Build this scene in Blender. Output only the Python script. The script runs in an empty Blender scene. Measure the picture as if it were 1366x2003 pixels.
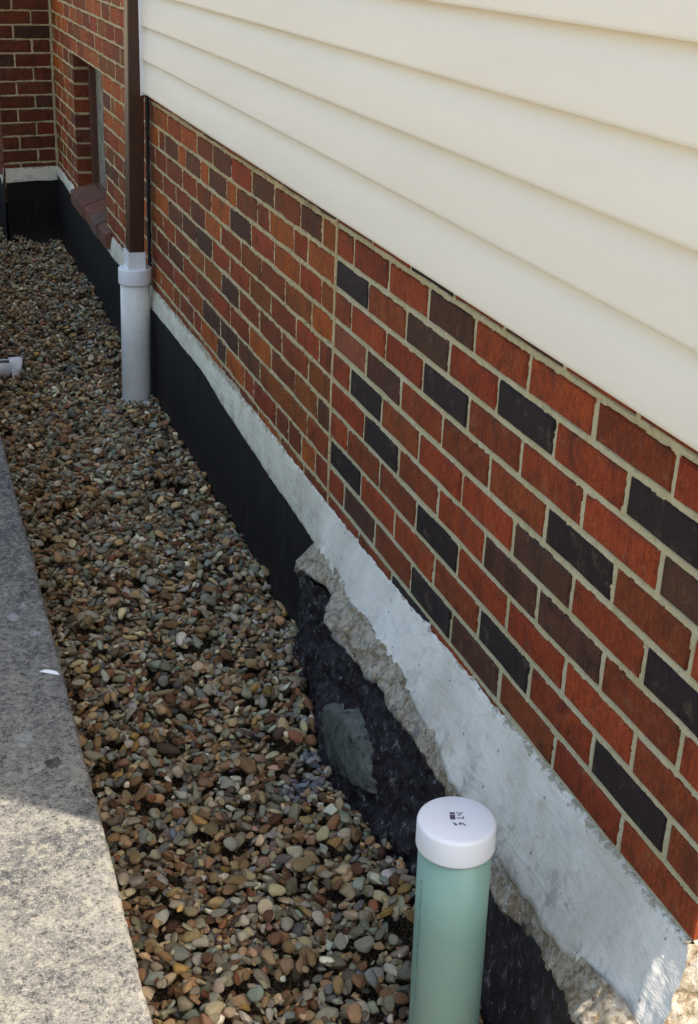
import bpy, math, random
import numpy as np
from mathutils import Matrix, Vector

random.seed(7)
RNG = np.random.default_rng(11)
SC = bpy.context.scene
COL = SC.collection

# ------------------------------------------------------------------ camera
cam_d = bpy.data.cameras.new('camera')
cam = bpy.data.objects.new('camera', cam_d)
COL.objects.link(cam)
yaw, pit, rol = 0.340894531, 0.414763686, 0.0418605305
fwd = Vector((math.sin(yaw) * math.cos(pit), math.cos(yaw) * math.cos(pit), -math.sin(pit)))
rgt = Vector((math.cos(yaw), -math.sin(yaw), 0))
upv = rgt.cross(fwd)
r2 = math.cos(rol) * rgt + math.sin(rol) * upv
u2 = -math.sin(rol) * rgt + math.cos(rol) * upv
M = Matrix((r2, u2, -fwd)).transposed().to_4x4()
M.translation = Vector((-0.875297321, -2.60651569, 0.525755902))
cam.matrix_world = M
cam_d.sensor_fit = 'VERTICAL'
cam_d.sensor_height = 36.0
cam_d.lens = 2569.3 / 2003 * 36.0
cam_d.clip_start = 0.05
cam_d.clip_end = 300
SC.camera = cam

# ------------------------------------------------------------------ sky, sun, exposure
SUN_EL = math.radians(54)
SUN_DIR = Vector((0.785 * math.cos(SUN_EL), -0.62 * math.cos(SUN_EL), math.sin(SUN_EL))).normalized()   # towards the sun
world = bpy.data.worlds.new('World')
SC.world = world
world.use_nodes = True
wn = world.node_tree
bg = wn.nodes['Background']
sky = wn.nodes.new('ShaderNodeTexSky')
sky.sky_type = 'NISHITA'
sky.sun_disc = False
sky.sun_elevation = SUN_EL
sky.sun_rotation = math.atan2(SUN_DIR.x, SUN_DIR.y)
sky.air_density = 1.5
sky.dust_density = 4.5
sky.ozone_density = 0.3
wn.links.new(sky.outputs[0], bg.inputs[0])
bg.inputs[1].default_value = 0.13
sun_d = bpy.data.lights.new('sun', 'SUN')
sun_d.energy = 3.7
sun_d.angle = math.radians(0.6)
sun_d.color = (1.0, 0.90, 0.76)
sun = bpy.data.objects.new('sun', sun_d)
COL.objects.link(sun)
sun.rotation_euler = SUN_DIR.to_track_quat('Z', 'Y').to_euler()
SC.view_settings.view_transform = 'Standard'
SC.view_settings.look = 'None'
SC.view_settings.gamma = 1
SC.view_settings.use_curve_mapping = False
SC.view_settings.exposure = 1.42
SC.cycles.max_bounces = 8
SC.cycles.diffuse_bounces = 4


# ------------------------------------------------------------------ helpers
def tag(o, label=None, cat=None, group=None, kind=None):
    if label: o['label'] = label
    if cat: o['category'] = cat
    if group: o['group'] = group
    if kind: o['kind'] = kind
    return o


def empty(name, loc=(0, 0, 0), label=None, cat=None, group=None, kind=None):
    o = bpy.data.objects.new(name, None)
    o.location = loc
    o.empty_display_size = 0.1
    COL.objects.link(o)
    return tag(o, label, cat, group, kind)


def place(name, me, mat=None, parent=None, loc=None):
    o = bpy.data.objects.new(name, me)
    if mat is not None and len(me.materials) == 0:
        me.materials.append(mat)
    COL.objects.link(o)
    if loc is not None: o.location = loc
    if parent is not None:
        o.parent = parent
        o.matrix_parent_inverse = Matrix.Translation(-Vector(parent.location))
    return o


def mesh(name, verts, faces, smooth=False):
    me = bpy.data.meshes.new(name)
    me.from_pydata([tuple(map(float, v)) for v in verts], [], [tuple(int(i) for i in f) for f in faces])
    me.update()
    if smooth:
        me.polygons.foreach_set('use_smooth', [True] * len(me.polygons))
    return me


def box_geo(lo, hi, off=0):
    x0, y0, z0 = lo; x1, y1, z1 = hi
    v = [(x0, y0, z0), (x1, y0, z0), (x1, y1, z0), (x0, y1, z0), (x0, y0, z1), (x1, y0, z1), (x1, y1, z1), (x0, y1, z1)]
    f = [(0, 3, 2, 1), (4, 5, 6, 7), (0, 1, 5, 4), (1, 2, 6, 5), (2, 3, 7, 6), (3, 0, 4, 7)]
    return v, [tuple(i + off for i in q) for q in f]


def boxes(name, lst, mat, parent=None, bevel=0.0):
    V, F = [], []
    for lo, hi in lst:
        v, f = box_geo(lo, hi, len(V)); V += v; F += f
    o = place(name, mesh(name, V, F), mat, parent)
    if bevel:
        m = o.modifiers.new('b', 'BEVEL'); m.width = bevel; m.segments = 2; m.limit_method = 'ANGLE'
    return o


def lattice_noise(u, v, seed=0):
    """smooth value noise in [-1,1] at arrays u,v (lattice period 1)"""
    ui = np.floor(u).astype(np.int64); vi = np.floor(v).astype(np.int64)
    fu = u - ui; fv = v - vi
    fu = fu * fu * (3 - 2 * fu); fv = fv * fv * (3 - 2 * fv)

    def h(a, b):
        x = (a * 374761393 + b * 668265263 + seed * 2147483647) & 0xffffffff
        x = ((x ^ (x >> 13)) * 1274126177) & 0xffffffff
        x = x ^ (x >> 16)
        return (x & 0xffff) / 32767.5 - 1
    a = h(ui, vi); b = h(ui + 1, vi); c = h(ui, vi + 1); d = h(ui + 1, vi + 1)
    return (a * (1 - fu) + b * fu) * (1 - fv) + (c * (1 - fu) + d * fu) * fv


def fbm(u, v, seed=0, octv=3):
    r = 0; amp = 1; s = 0
    for i in range(octv):
        r = r + amp * lattice_noise(u * 2 ** i, v * 2 ** i, seed + i * 17); s += amp; amp *= 0.5
    return r / s


def fast_mesh(name, V, F, smooth=True):
    """V (n,3) F (m,4) or (m,3) numpy"""
    me = bpy.data.meshes.new(name)
    k = F.shape[1]
    me.vertices.add(len(V)); me.vertices.foreach_set('co', np.ascontiguousarray(V, dtype=np.float32).ravel())
    me.loops.add(F.size); me.loops.foreach_set('vertex_index', np.ascontiguousarray(F, dtype=np.int32).ravel())
    me.polygons.add(len(F)); me.polygons.foreach_set('loop_start', np.arange(0, F.size, k, dtype=np.int32))
    me.polygons.foreach_set('loop_total', np.full(len(F), k, dtype=np.int32))
    if smooth: me.polygons.foreach_set('use_smooth', np.ones(len(F), dtype=bool))
    me.update(calc_edges=True)
    me.validate()
    return me


def grid_faces(nu, nv, keep=None):
    i = np.arange(nu - 1)[:, None] * nv + np.arange(nv - 1)[None, :]
    F = np.stack([i, i + 1, i + nv + 1, i + nv], -1)
    if keep is not None: F = F[keep]
    return F.reshape(-1, 4)


def lathe(profile, seg=48, axis=None):
    """profile list of (r,z); returns verts, faces; axis: function z->(x,y)"""
    V, F = [], []
    for r, z in profile:
        ax, ay = axis(z) if axis else (0, 0)
        for i in range(seg):
            a = 2 * math.pi * i / seg
            V.append((ax + r * math.cos(a), ay + r * math.sin(a), z))
    for j in range(len(profile) - 1):
        for i in range(seg):
            a = j * seg + i; b = j * seg + (i + 1) % seg
            F.append((a, b, b + seg, a + seg))
    F.append(tuple(range(seg))[::-1])
    n = (len(profile) - 1) * seg
    F.append(tuple(range(n, n + seg)))
    return V, F


# ------------------------------------------------------------------ materials
class NT:
    def __init__(s, name, rough=0.8, spec=0.3):
        s.m = bpy.data.materials.new(name); s.m.use_nodes = True
        s.t = s.m.node_tree; s.b = s.t.nodes['Principled BSDF']
        s.b.inputs['Roughness'].default_value = rough
        s.b.inputs['Specular IOR Level'].default_value = spec
        g = s.t.nodes.new('ShaderNodeNewGeometry'); s.pos = g.outputs['Position']

    def n(s, typ, **kw):
        x = s.t.nodes.new(typ)
        for k, v in kw.items():
            if k in x.inputs.keys() if hasattr(x.inputs, 'keys') else False:
                pass
            setattr(x, k, v)
        return x

    def L(s, a, b): s.t.links.new(a, b)

    def mapped(s, scale=(1, 1, 1), offset_random=False, vec=None, loc=(0, 0, 0)):
        mp = s.t.nodes.new('ShaderNodeMapping'); mp.inputs['Scale'].default_value = scale
        mp.inputs['Location'].default_value = loc
        s.L(vec or s.pos, mp.inputs['Vector'])
        if offset_random:
            oi = s.t.nodes.new('ShaderNodeObjectInfo')
            ml = s.t.nodes.new('ShaderNodeMath'); ml.operation = 'MULTIPLY'; ml.inputs[1].default_value = 137
            s.L(oi.outputs['Random'], ml.inputs[0])
            cb = s.t.nodes.new('ShaderNodeCombineXYZ')
            for i in range(3): s.L(ml.outputs[0], cb.inputs[i])
            s.L(cb.outputs[0], mp.inputs['Location'])
        return mp.outputs[0]

    def noise(s, vec, scale, detail=4, rough=0.55, dist=0.0):
        x = s.t.nodes.new('ShaderNodeTexNoise')
        x.inputs['Scale'].default_value = scale; x.inputs['Detail'].default_value = detail
        x.inputs['Roughness'].default_value = rough; x.inputs['Distortion'].default_value = dist
        s.L(vec, x.inputs['Vector'])
        return x.outputs['Fac']

    def voro(s, vec, scale, feature='F1'):
        x = s.t.nodes.new('ShaderNodeTexVoronoi'); x.feature = feature
        x.inputs['Scale'].default_value = scale
        s.L(vec, x.inputs['Vector'])
        return x

    def ramp(s, fac, stops):
        r = s.t.nodes.new('ShaderNodeValToRGB')
        e = r.color_ramp.elements
        while len(e) < len(stops): e.new(0.5)
        for q, (p, c) in zip(e, stops):
            q.position = p
            q.color = (c, c, c, 1) if isinstance(c, (int, float)) else (*c, 1)
        s.L(fac, r.inputs[0])
        return r.outputs[0]

    def mix(s, fac, a, b, mode='MIX'):
        x = s.t.nodes.new('ShaderNodeMix'); x.data_type = 'RGBA'; x.blend_type = mode
        for k, val in ((0, fac), (6, a), (7, b)):
            inp = x.inputs[k]
            if isinstance(val, (int, float)): inp.default_value = val if k == 0 else (val, val, val, 1)
            elif isinstance(val, tuple): inp.default_value = (*val, 1)
            else: s.L(val, inp)
        return x.outputs[2]

    def math(s, op, a, b=None, c=None):
        x = s.t.nodes.new('ShaderNodeMath'); x.operation = op
        for i, val in enumerate((a, b, c)):
            if val is None: continue
            if isinstance(val, (int, float)): x.inputs[i].default_value = val
            else: s.L(val, x.inputs[i])
        return x.outputs[0]

    def color(s, c):
        if isinstance(c, tuple): s.b.inputs['Base Color'].default_value = (*c, 1)
        else: s.L(c, s.b.inputs['Base Color'])

    def bump(s, h, strength=0.4, dist=0.002, prev=None):
        b = s.t.nodes.new('ShaderNodeBump'); b.inputs['Strength'].default_value = strength
        b.inputs['Distance'].default_value = dist
        s.L(h, b.inputs['Height'])
        if prev is not None: s.L(prev, b.inputs['Normal'])
        s.L(b.outputs[0], s.b.inputs['Normal'])
        return b.outputs[0]


def mat_brick():
    n = NT('fired_brick', 0.85, 0.25)
    oi = n.t.nodes.new('ShaderNodeObjectInfo')
    base = oi.outputs['Color']
    v = n.mapped((1, 1, 1), True)
    streak = n.noise(n.mapped((170, 170, 62), True), 1.0, 6, 0.72, 0.3)
    blot = n.noise(n.mapped((1, 1, 0.8), True), 17, 6, 0.72, 0.9)
    fine = n.noise(v, 420, 3, 0.7)
    c = n.mix(n.ramp(streak, [(0.38, 0.0), (0.64, 0.7)]), base, n.mix(1.0, base, (0.42, 0.34, 0.34), 'MULTIPLY'))
    c = n.mix(n.ramp(blot, [(0.48, 0.0), (0.66, 0.9)]), c, n.mix(1.0, c, (0.38, 0.42, 0.55), 'MULTIPLY'))
    c = n.mix(n.ramp(blot, [(0.28, 0.55), (0.42, 0.0)]), c, n.mix(1.0, c, (1.45, 1.9, 1.4), 'MULTIPLY'))
    c = n.mix(n.ramp(fine, [(0.36, 0.6), (0.52, 0.0)]), c, (0.018, 0.010, 0.008))
    # pale mineral specks and mortar haze
    sp = n.noise(n.mapped((60, 60, 60), True), 3.0, 3, 0.8)
    c = n.mix(n.ramp(sp, [(0.68, 0.0), (0.75, 0.55)]), c, (0.42, 0.38, 0.31))
    haze = n.noise(v, 30, 6, 0.75)
    c = n.mix(n.ramp(haze, [(0.56, 0.0), (0.74, 0.28)]), c, (0.27, 0.20, 0.13))
    n.color(c)
    b = n.bump(streak, 0.6, 0.0018)
    n.bump(fine, 0.6, 0.001, b)
    n.L(n.ramp(blot, [(0.3, 0.9), (0.7, 0.62)]), n.b.inputs['Roughness'])
    return n.m


def mat_mortar(name, c1, c2, c3, gritty):
    n = NT(name, 0.95, 0.15)
    big = n.noise(n.pos, 9, 5, 0.6)
    mid = n.noise(n.pos, 85, 5, 0.7)
    fine = n.noise(n.pos, 600, 3, 0.7)
    c = n.mix(n.ramp(big, [(0.35, 0), (0.65, 1)]), c1, c2)
    c = n.mix(n.ramp(mid, [(0.52, 0), (0.7, gritty)]), c, c3)
    c = n.mix(n.ramp(fine, [(0.32, 0.45), (0.5, 0)]), c, (c3[0] * .5, c3[1] * .5, c3[2] * .5))
    n.color(c)
    b = n.bump(mid, 0.6, 0.002 + gritty * 0.002)
    n.bump(fine, 0.6, 0.0012, b)
    return n.m


def mat_parging():
    n = NT('white_lime_parging', 0.75, 0.3)
    sep = n.t.nodes.new('ShaderNodeSeparateXYZ'); n.L(n.pos, sep.inputs[0])
    big = n.noise(n.pos, 5, 5, 0.6)
    mid = n.noise(n.mapped((1, 0.5, 1)), 34, 5, 0.65, 1.2)
    fine = n.noise(n.pos, 500, 2, 0.6)
    c = n.mix(n.ramp(big, [(0.38, 0), (0.62, 1)]), (0.50, 0.47, 0.415), (0.67, 0.65, 0.59))
    my = n.t.nodes.new('ShaderNodeMapRange'); my.inputs['From Min'].default_value = -0.1; my.inputs['From Max'].default_value = 0.5
    n.L(n.math('ADD', sep.outputs[1], n.math('MULTIPLY', big, 0.4)), my.inputs['Value'])
    c = n.mix(n.math('MULTIPLY', my.outputs[0], 0.8), c, n.mix(n.ramp(big, [(0.38, 0), (0.62, 1)]), (0.58, 0.54, 0.42), (0.70, 0.65, 0.52)))  # creamier towards the far end: warmer light there put into the colour
    c = n.mix(n.ramp(mid, [(0.55, 0), (0.72, 0.45)]), c, (0.34, 0.33, 0.31))
    # dirty brown crust along the top edge where it meets the bricks
    top = n.math('ADD', n.math('ADD', sep.outputs[2], n.math('MULTIPLY', n.math('MINIMUM', sep.outputs[1], 2.4), 0.015)), n.math('MULTIPLY', n.math('SUBTRACT', n.noise(n.pos, 42, 6, 0.8), 0.5), 0.085))
    mr = n.t.nodes.new('ShaderNodeMapRange'); mr.inputs['From Min'].default_value = -0.668; mr.inputs['From Max'].default_value = -0.660
    n.L(top, mr.inputs['Value'])
    c = n.mix(n.math('MULTIPLY', mr.outputs[0], 0.8), c, n.mix(n.noise(n.pos, 240, 3, 0.7), (0.10, 0.075, 0.055), (0.34, 0.28, 0.17)))
    # small dark pits and scratches
    pit = n.voro(n.pos, 26)
    c = n.mix(n.ramp(pit.outputs['Distance'], [(0.05, 0.75), (0.085, 0)]), c, (0.09, 0.085, 0.09))
    scr = n.noise(n.mapped((30, 9, 30)), 1.6, 6, 0.6, 2.5)
    c = n.mix(n.math('MULTIPLY', n.ramp(scr, [(0.494, 0), (0.499, 0.6), (0.501, 0.6), (0.506, 0)]), n.ramp(n.noise(n.pos, 13, 2), [(0.60, 0), (0.66, 1)])), c, (0.16, 0.15, 0.17))
    stain = n.noise(n.pos, 11, 3, 0.5)
    c = n.mix(n.ramp(stain, [(0.62, 0), (0.70, 0.5)]), c, (0.40, 0.30, 0.17))
    gr = n.noise(n.mapped((1, 0.7, 1)), 48, 6, 0.8, 0.7)
    c = n.mix(n.ramp(gr, [(0.60, 0), (0.68, 0.35)]), c, (0.22, 0.20, 0.18))
    low = n.t.nodes.new('ShaderNodeMapRange'); low.inputs['From Min'].default_value = -0.70; low.inputs['From Max'].default_value = -0.76
    n.L(sep.outputs[2], low.inputs['Value'])
    c = n.mix(n.math('MULTIPLY', n.ramp(n.noise(n.pos, 19, 6, 0.75, 0.3), [(0.53, 0), (0.63, 0.65)]), low.outputs[0]), c, (0.30, 0.28, 0.24))
    n.color(c)
    tr = n.noise(n.mapped((12, 4, 20)), 1.0, 5, 0.65, 0.4)
    bl = n.bump(tr, 0.55, 0.012)
    b = n.bump(mid, 0.45, 0.004, bl)
    n.bump(fine, 0.35, 0.0008, b)
    return n.m


def mat_simple(name, c1, c2, rough=0.5, spec=0.4, scale=8, bump=0.0, fine=300, mottle=1.0):
    n = NT(name, rough, spec)
    big = n.noise(n.pos, scale, 5, 0.65)
    c = n.mix(n.ramp(big, [(0.3, 0), (0.7, mottle)]), c1, c2)
    n.color(c)
    if bump:
        n.bump(n.noise(n.pos, fine, 3, 0.6), bump, 0.001)
    return n.m


def mat_tar():
    n = NT('black_foundation_coating', 0.8, 0.18)
    big = n.noise(n.mapped((1, 1, 0.25)), 9, 5, 0.65)
    fine = n.noise(n.pos, 160, 4, 0.7)
    c = n.mix(n.ramp(big, [(0.3, 0), (0.75, 1)]), (0.009, 0.0075, 0.007), (0.0175, 0.0145, 0.013))
    c = n.mix(n.ramp(n.noise(n.pos, 70, 4, 0.8), [(0.64, 0), (0.74, 0.5)]), c, (0.06, 0.055, 0.055))
    c = n.mix(n.ramp(n.noise(n.mapped((60, 60, 5)), 1.0, 4, 0.7), [(0.52, 0), (0.66, 0.5)]), c, (0.034, 0.030, 0.027))
    sep = n.t.nodes.new('ShaderNodeSeparateXYZ'); n.L(n.pos, sep.inputs[0])
    sd = n.t.nodes.new('ShaderNodeMapRange'); sd.inputs['From Min'].default_value = -1.03; sd.inputs['From Max'].default_value = -1.13
    n.L(n.math('ADD', sep.outputs[2], n.math('MULTIPLY', n.math('SUBTRACT', n.noise(n.pos, 24, 5, 0.7), 0.5), 0.12)), sd.inputs['Value'])
    c = n.mix(n.math('MULTIPLY', sd.outputs[0], 0.45), c, (0.075, 0.055, 0.038))
    n.color(c)
    b = n.bump(big, 0.3, 0.01)
    n.bump(fine, 0.5, 0.0025, b)
    return n.m


def mat_rough_tar():
    n = NT('rough_tarred_rubble', 0.6, 0.4)
    big = n.noise(n.pos, 26, 6, 0.75, 1.0)
    sp = n.noise(n.mapped((1, 1, 0.5)), 60, 6, 0.9)
    c = n.mix(n.ramp(big, [(0.35, 0), (0.7, 1)]), (0.009, 0.007, 0.008), (0.036, 0.027, 0.032))
    c = n.mix(n.ramp(n.noise(n.pos, 14, 4, 0.7), [(0.55, 0), (0.66, 0.7)]), c, (0.055, 0.052, 0.056))
    c = n.mix(n.math('MULTIPLY', n.ramp(sp, [(0.525, 0), (0.58, 0.7)]), n.ramp(n.noise(n.pos, 14, 3), [(0.36, 0.15), (0.55, 1)])), c, (0.13, 0.12, 0.125))
    c = n.mix(n.math('MULTIPLY', n.ramp(sp, [(0.585, 0), (0.62, 0.9)]), n.ramp(n.noise(n.pos, 16, 3), [(0.40, 0.1), (0.56, 1)])), c, (0.45, 0.44, 0.42))
    n.color(c)
    b = n.bump(big, 0.9, 0.014)
    n.bump(sp, 0.9, 0.006, b)
    return n.m


def mat_ledge():
    n = NT('broken_footing_concrete', 0.9, 0.2)
    a = n.noise(n.pos, 30, 6, 0.75, 1.0)
    b_ = n.noise(n.pos, 95, 6, 0.8)
    c = n.mix(n.ramp(a, [(0.42, 0), (0.56, 1)]), (0.28, 0.215, 0.13), (0.53, 0.47, 0.37))
    c = n.mix(n.ramp(n.noise(n.pos, 17, 5, 0.7), [(0.54, 0), (0.62, 0.7)]), c, (0.31, 0.32, 0.31))
    c = n.mix(n.ramp(b_, [(0.52, 0), (0.62, 0.8)]), c, (0.10, 0.075, 0.05))
    c = n.mix(n.ramp(n.noise(n.pos, 44, 5, 0.75), [(0.60, 0), (0.64, 0.9)]), c, (0.66, 0.64, 0.60))
    n.color(c)
    b = n.bump(a, 0.9, 0.012)
    n.bump(b_, 0.9, 0.006, b)
    return n.m


def mat_slab():
    n = NT('weathered_concrete', 0.9, 0.2)
    big = n.noise(n.pos, 3.2, 6, 0.65, 0.5)
    med = n.noise(n.pos, 20, 7, 0.78, 1.2)
    sp = n.noise(n.pos, 95, 6, 0.85)
    fine = n.noise(n.pos, 330, 4, 0.8)
    vo = n.voro(n.pos, 150)
    c = n.mix(n.ramp(big, [(0.42, 0), (0.58, 1)]), (0.080, 0.082, 0.088), (0.175, 0.172, 0.160))
    c = n.mix(n.ramp(med, [(0.52, 0), (0.61, 0.75)]), c, (0.265, 0.25, 0.21))
    c = n.mix(n.ramp(med, [(0.36, 0.75), (0.46, 0)]), c, (0.048, 0.048, 0.052))
    c = n.mix(n.ramp(sp, [(0.52, 0), (0.60, 0.85)]), c, (0.31, 0.29, 0.24))
    c = n.mix(n.ramp(sp, [(0.40, 0.95), (0.47, 0)]), c, (0.026, 0.025, 0.028))
    c = n.mix(n.ramp(fine, [(0.58, 0), (0.66, 0.9)]), c, (0.40, 0.37, 0.31))
    c = n.mix(n.ramp(fine, [(0.34, 0.8), (0.42, 0)]), c, (0.03, 0.028, 0.028))
    c = n.mix(n.ramp(n.noise(n.pos, 11, 4, 0.6, 3.0), [(0.485, 0), (0.497, 0.45), (0.503, 0.45), (0.515, 0)]), c, (0.28, 0.26, 0.22))
    # a few splashes of white paint, where they lie
    for (x, y, r, s) in ((-0.733, -0.30, 0.020, 0.55), (-0.695, -0.372, 0.012, 0.5), (-0.752, -0.735, 0.024, 0.35), (-0.712, -0.27, 0.012, 0.6), (-0.68, -0.335, 0.010, 0.5)):
        vm = n.t.nodes.new('ShaderNodeVectorMath'); vm.operation = 'DISTANCE'; vm.inputs[1].default_value = (x, y, -0.70)
        n.L(n.mapped((1, 0.8, 1), loc=(0, y * 0.2, 0)), vm.inputs[0])
        d = n.math('ADD', vm.outputs['Value'], n.math('MULTIPLY', n.math('SUBTRACT', n.noise(n.pos, 75, 4, 0.7), 0.5), 0.075))
        c = n.mix(n.math('MULTIPLY', n.math('LESS_THAN', d, r * 0.55), s), c, (0.36, 0.39, 0.40))
    vm = n.t.nodes.new('ShaderNodeVectorMath'); vm.operation = 'DISTANCE'; vm.inputs[1].default_value = (-0.717, -0.811, -0.70)
    n.L(n.pos, vm.inputs[0])
    d = n.math('ADD', vm.outputs['Value'], n.math('MULTIPLY', n.math('SUBTRACT', n.noise(n.pos, 60, 3), 0.5), 0.03))
    c = n.mix(n.math('MULTIPLY', n.math('LESS_THAN', d, 0.014), 0.75), c, (0.02, 0.015, 0.018))
    n.color(c)
    b = n.bump(med, 0.5, 0.006)
    b = n.bump(sp, 0.9, 0.004, b)
    n.bump(fine, 0.7, 0.0018, b)
    return n.m


def mat_pebble():
    n = NT('washed_river_pebbles', 0.8, 0.18)
    at = n.t.nodes.new('ShaderNodeAttribute'); at.attribute_name = 'pebble_colour'
    c0 = at.outputs['Color']
    v = n.noise(n.pos, 130, 5, 0.7)
    c = n.mix(n.ramp(v, [(0.35, 0.0), (0.7, 0.5)]), c0, n.mix(1.0, c0, (0.5, 0.48, 0.46), 'MULTIPLY'))
    c = n.mix(n.ramp(n.noise(n.pos, 420, 3, 0.8), [(0.6, 0), (0.75, 0.4)]), c, n.mix(1.0, c0, (1.6, 1.55, 1.5), 'MULTIPLY'))
    n.color(c)
    n.L(n.ramp(v, [(0.3, 0.72), (0.7, 0.92)]), n.b.inputs['Roughness'])
    n.bump(n.noise(n.pos, 260, 4, 0.7), 0.5, 0.0012)
    return n.m


def mat_siding():
    n = NT('cream_vinyl', 0.5, 0.3)
    v = n.noise(n.mapped((1, 0.12, 1)), 7, 4, 0.6)
    c = n.mix(n.ramp(v, [(0.3, 0), (0.7, 1)]), (0.68, 0.645, 0.56), (0.73, 0.70, 0.62))
    c = n.mix(n.ramp(n.noise(n.pos, 42, 5, 0.7), [(0.62, 0), (0.8, 0.25)]), c, (0.62, 0.57, 0.46))
    n.color(c)
    b = n.bump(n.noise(n.mapped((60, 4, 160)), 1.0, 4, 0.65), 0.18, 0.0012)
    n.bump(n.noise(n.mapped((1, 0.4, 1)), 5, 3, 0.5), 0.25, 0.01, b)
    return n.m


def mat_pipe(name, base, dirt, speck, amount=0.35):
    n = NT(name, 0.38, 0.45)
    v = n.noise(n.mapped((1, 1, 0.35)), 14, 5, 0.65)
    c = n.mix(n.ramp(v, [(0.4, 0), (0.75, amount)]), base, dirt)
    c = n.mix(n.ramp(n.noise(n.pos, 190, 4, 0.8), [(0.68, 0), (0.74, speck)]), c, (0.12, 0.11, 0.10))
    sc = n.noise(n.mapped((20, 20, 70)), 1.0, 5, 0.75, 1.0)
    c = n.mix(n.ramp(sc, [(0.60, 0), (0.66, amount * 0.5)]), c, (0.30, 0.29, 0.25))
    n.color(c)
    n.L(n.ramp(v, [(0.3, 0.33), (0.7, 0.55)]), n.b.inputs['Roughness'])
    n.bump(n.noise(n.pos, 240, 3, 0.6), 0.12, 0.0008)
    return n.m


def mat_patch():
    n = NT('grey_green_mortar_patch', 0.85, 0.25)
    a = n.noise(n.mapped((1, 1, 0.5)), 22, 6, 0.75, 1.5)
    b_ = n.noise(n.mapped((90, 90, 30)), 1.0, 5, 0.8)
    c = n.mix(n.ramp(a, [(0.38, 0), (0.62, 1)]), (0.085, 0.095, 0.078), (0.17, 0.18, 0.145))
    c = n.mix(n.ramp(b_, [(0.53, 0), (0.62, 0.7)]), c, (0.05, 0.055, 0.05))
    c = n.mix(n.ramp(n.noise(n.pos, 33, 6, 0.8), [(0.54, 0), (0.60, 0.85)]), c, (0.035, 0.032, 0.034))
    n.color(c)
    b = n.bump(a, 0.8, 0.006)
    n.bump(b_, 0.8, 0.003, b)
    return n.m


M_BRICK = mat_brick()
M_MORTAR_NEW = mat_mortar('grey_repointing_mortar', (0.41, 0.37, 0.225), (0.47, 0.44, 0.31), (0.24, 0.21, 0.12), 0.6)
M_MORTAR_OLD = mat_mortar('old_crumbling_mortar', (0.52, 0.44, 0.27), (0.42, 0.34, 0.19), (0.15, 0.105, 0.05), 0.9)
M_PARGE = mat_parging()
M_TAR = mat_tar()
M_ROUGH = mat_rough_tar()
M_LEDGE = mat_ledge()
M_SLAB = mat_slab()
M_PEBBLE = mat_pebble()
M_SIDING = mat_siding()
M_PATCH = mat_patch()
M_WHITE = mat_pipe('white_plastic', (0.70, 0.72, 0.76), (0.60, 0.58, 0.54), 0.4, 0.25)
M_DRAIN = mat_pipe('dusty_white_plastic', (0.68, 0.67, 0.62), (0.48, 0.45, 0.37), 0.8, 0.55)
M_GREEN = mat_pipe('pale_green_plastic', (0.19, 0.325, 0.275), (0.26, 0.34, 0.26), 0.6, 0.6)
M_PRINT = mat_simple('printed_ink', (0.06, 0.04, 0.07), (0.14, 0.10, 0.15), 0.6, 0.2, 200)
M_LETTER = mat_simple('faded_print', (0.07, 0.15, 0.14), (0.11, 0.22, 0.20), 0.6, 0.2, 200)
M_DOWN = mat_simple('brown_painted_metal', (0.036, 0.012, 0.006), (0.050, 0.018, 0.009), 0.42, 0.4, 12, 0.15)
M_FRAME = mat_simple('brown_window_paint', (0.07, 0.028, 0.018), (0.10, 0.04, 0.025), 0.5, 0.4, 20, 0.2)
M_SHADE_STRIP = mat_simple('dark_sealant', (0.008, 0.006, 0.009), (0.018, 0.013, 0.018), 0.8, 0.1, 40, 0.4)  # near-black colour of the strip that stands for shade by the downspout
def mat_grit():
    n = NT('fine_gritty_soil', 0.95, 0.1)
    v = n.voro(n.pos, 210)
    hsv = n.noise(v.outputs['Position'], 300, 1)
    c = n.mix(n.ramp(hsv, [(0.3, 0), (0.7, 1)]), (0.10, 0.062, 0.036), (0.28, 0.22, 0.14))
    c = n.mix(n.ramp(v.outputs['Distance'], [(0.35, 0), (0.65, 0.85)]), c, (0.02, 0.014, 0.01))
    n.color(c)
    n.bump(n.ramp(v.outputs['Distance'], [(0.0, 1.0), (0.7, 0.0)]), 1.0, 0.004)
    return n.m


M_GRIT = mat_grit()
M_SOIL = mat_simple('dark_soil', (0.05, 0.035, 0.022), (0.10, 0.07, 0.045), 0.95, 0.1, 12, 0.8, 60)
M_BOUNCE_GROUND = mat_simple('sandy_yard', (0.44, 0.37, 0.26), (0.54, 0.46, 0.33), 0.95, 0.1, 1.5, 0.5, 30)
M_SILL = M_BRICK
M_SHEATH = mat_simple('grey_sheathing', (0.2, 0.19, 0.17), (0.25, 0.23, 0.2), 0.9, 0.1, 5)
M_ROOF = mat_simple('dark_shingle', (0.05, 0.045, 0.04), (0.09, 0.08, 0.07), 0.9, 0.1, 12)


def mat_glass():
    n = NT('grimy_window_glass', 0.3, 0.3)
    v = n.noise(n.mapped((1, 2.5, 0.7)), 22, 6, 0.75, 0.8)
    w = n.noise(n.mapped((1, 4, 1.2)), 60, 5, 0.8)
    c = n.mix(n.ramp(v, [(0.35, 0), (0.65, 1)]), (0.15, 0.155, 0.125), (0.34, 0.33, 0.27))  # grey upright mottling stands for a reflection, put into the pane colour
    c = n.mix(n.ramp(w, [(0.58, 0), (0.72, 0.6)]), c, (0.28, 0.27, 0.23))
    n.color(c)
    n.L(n.ramp(v, [(0.3, 0.12), (0.7, 0.5)]), n.b.inputs['Roughness'])
    return n.m


M_GLASS = mat_glass()

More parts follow.
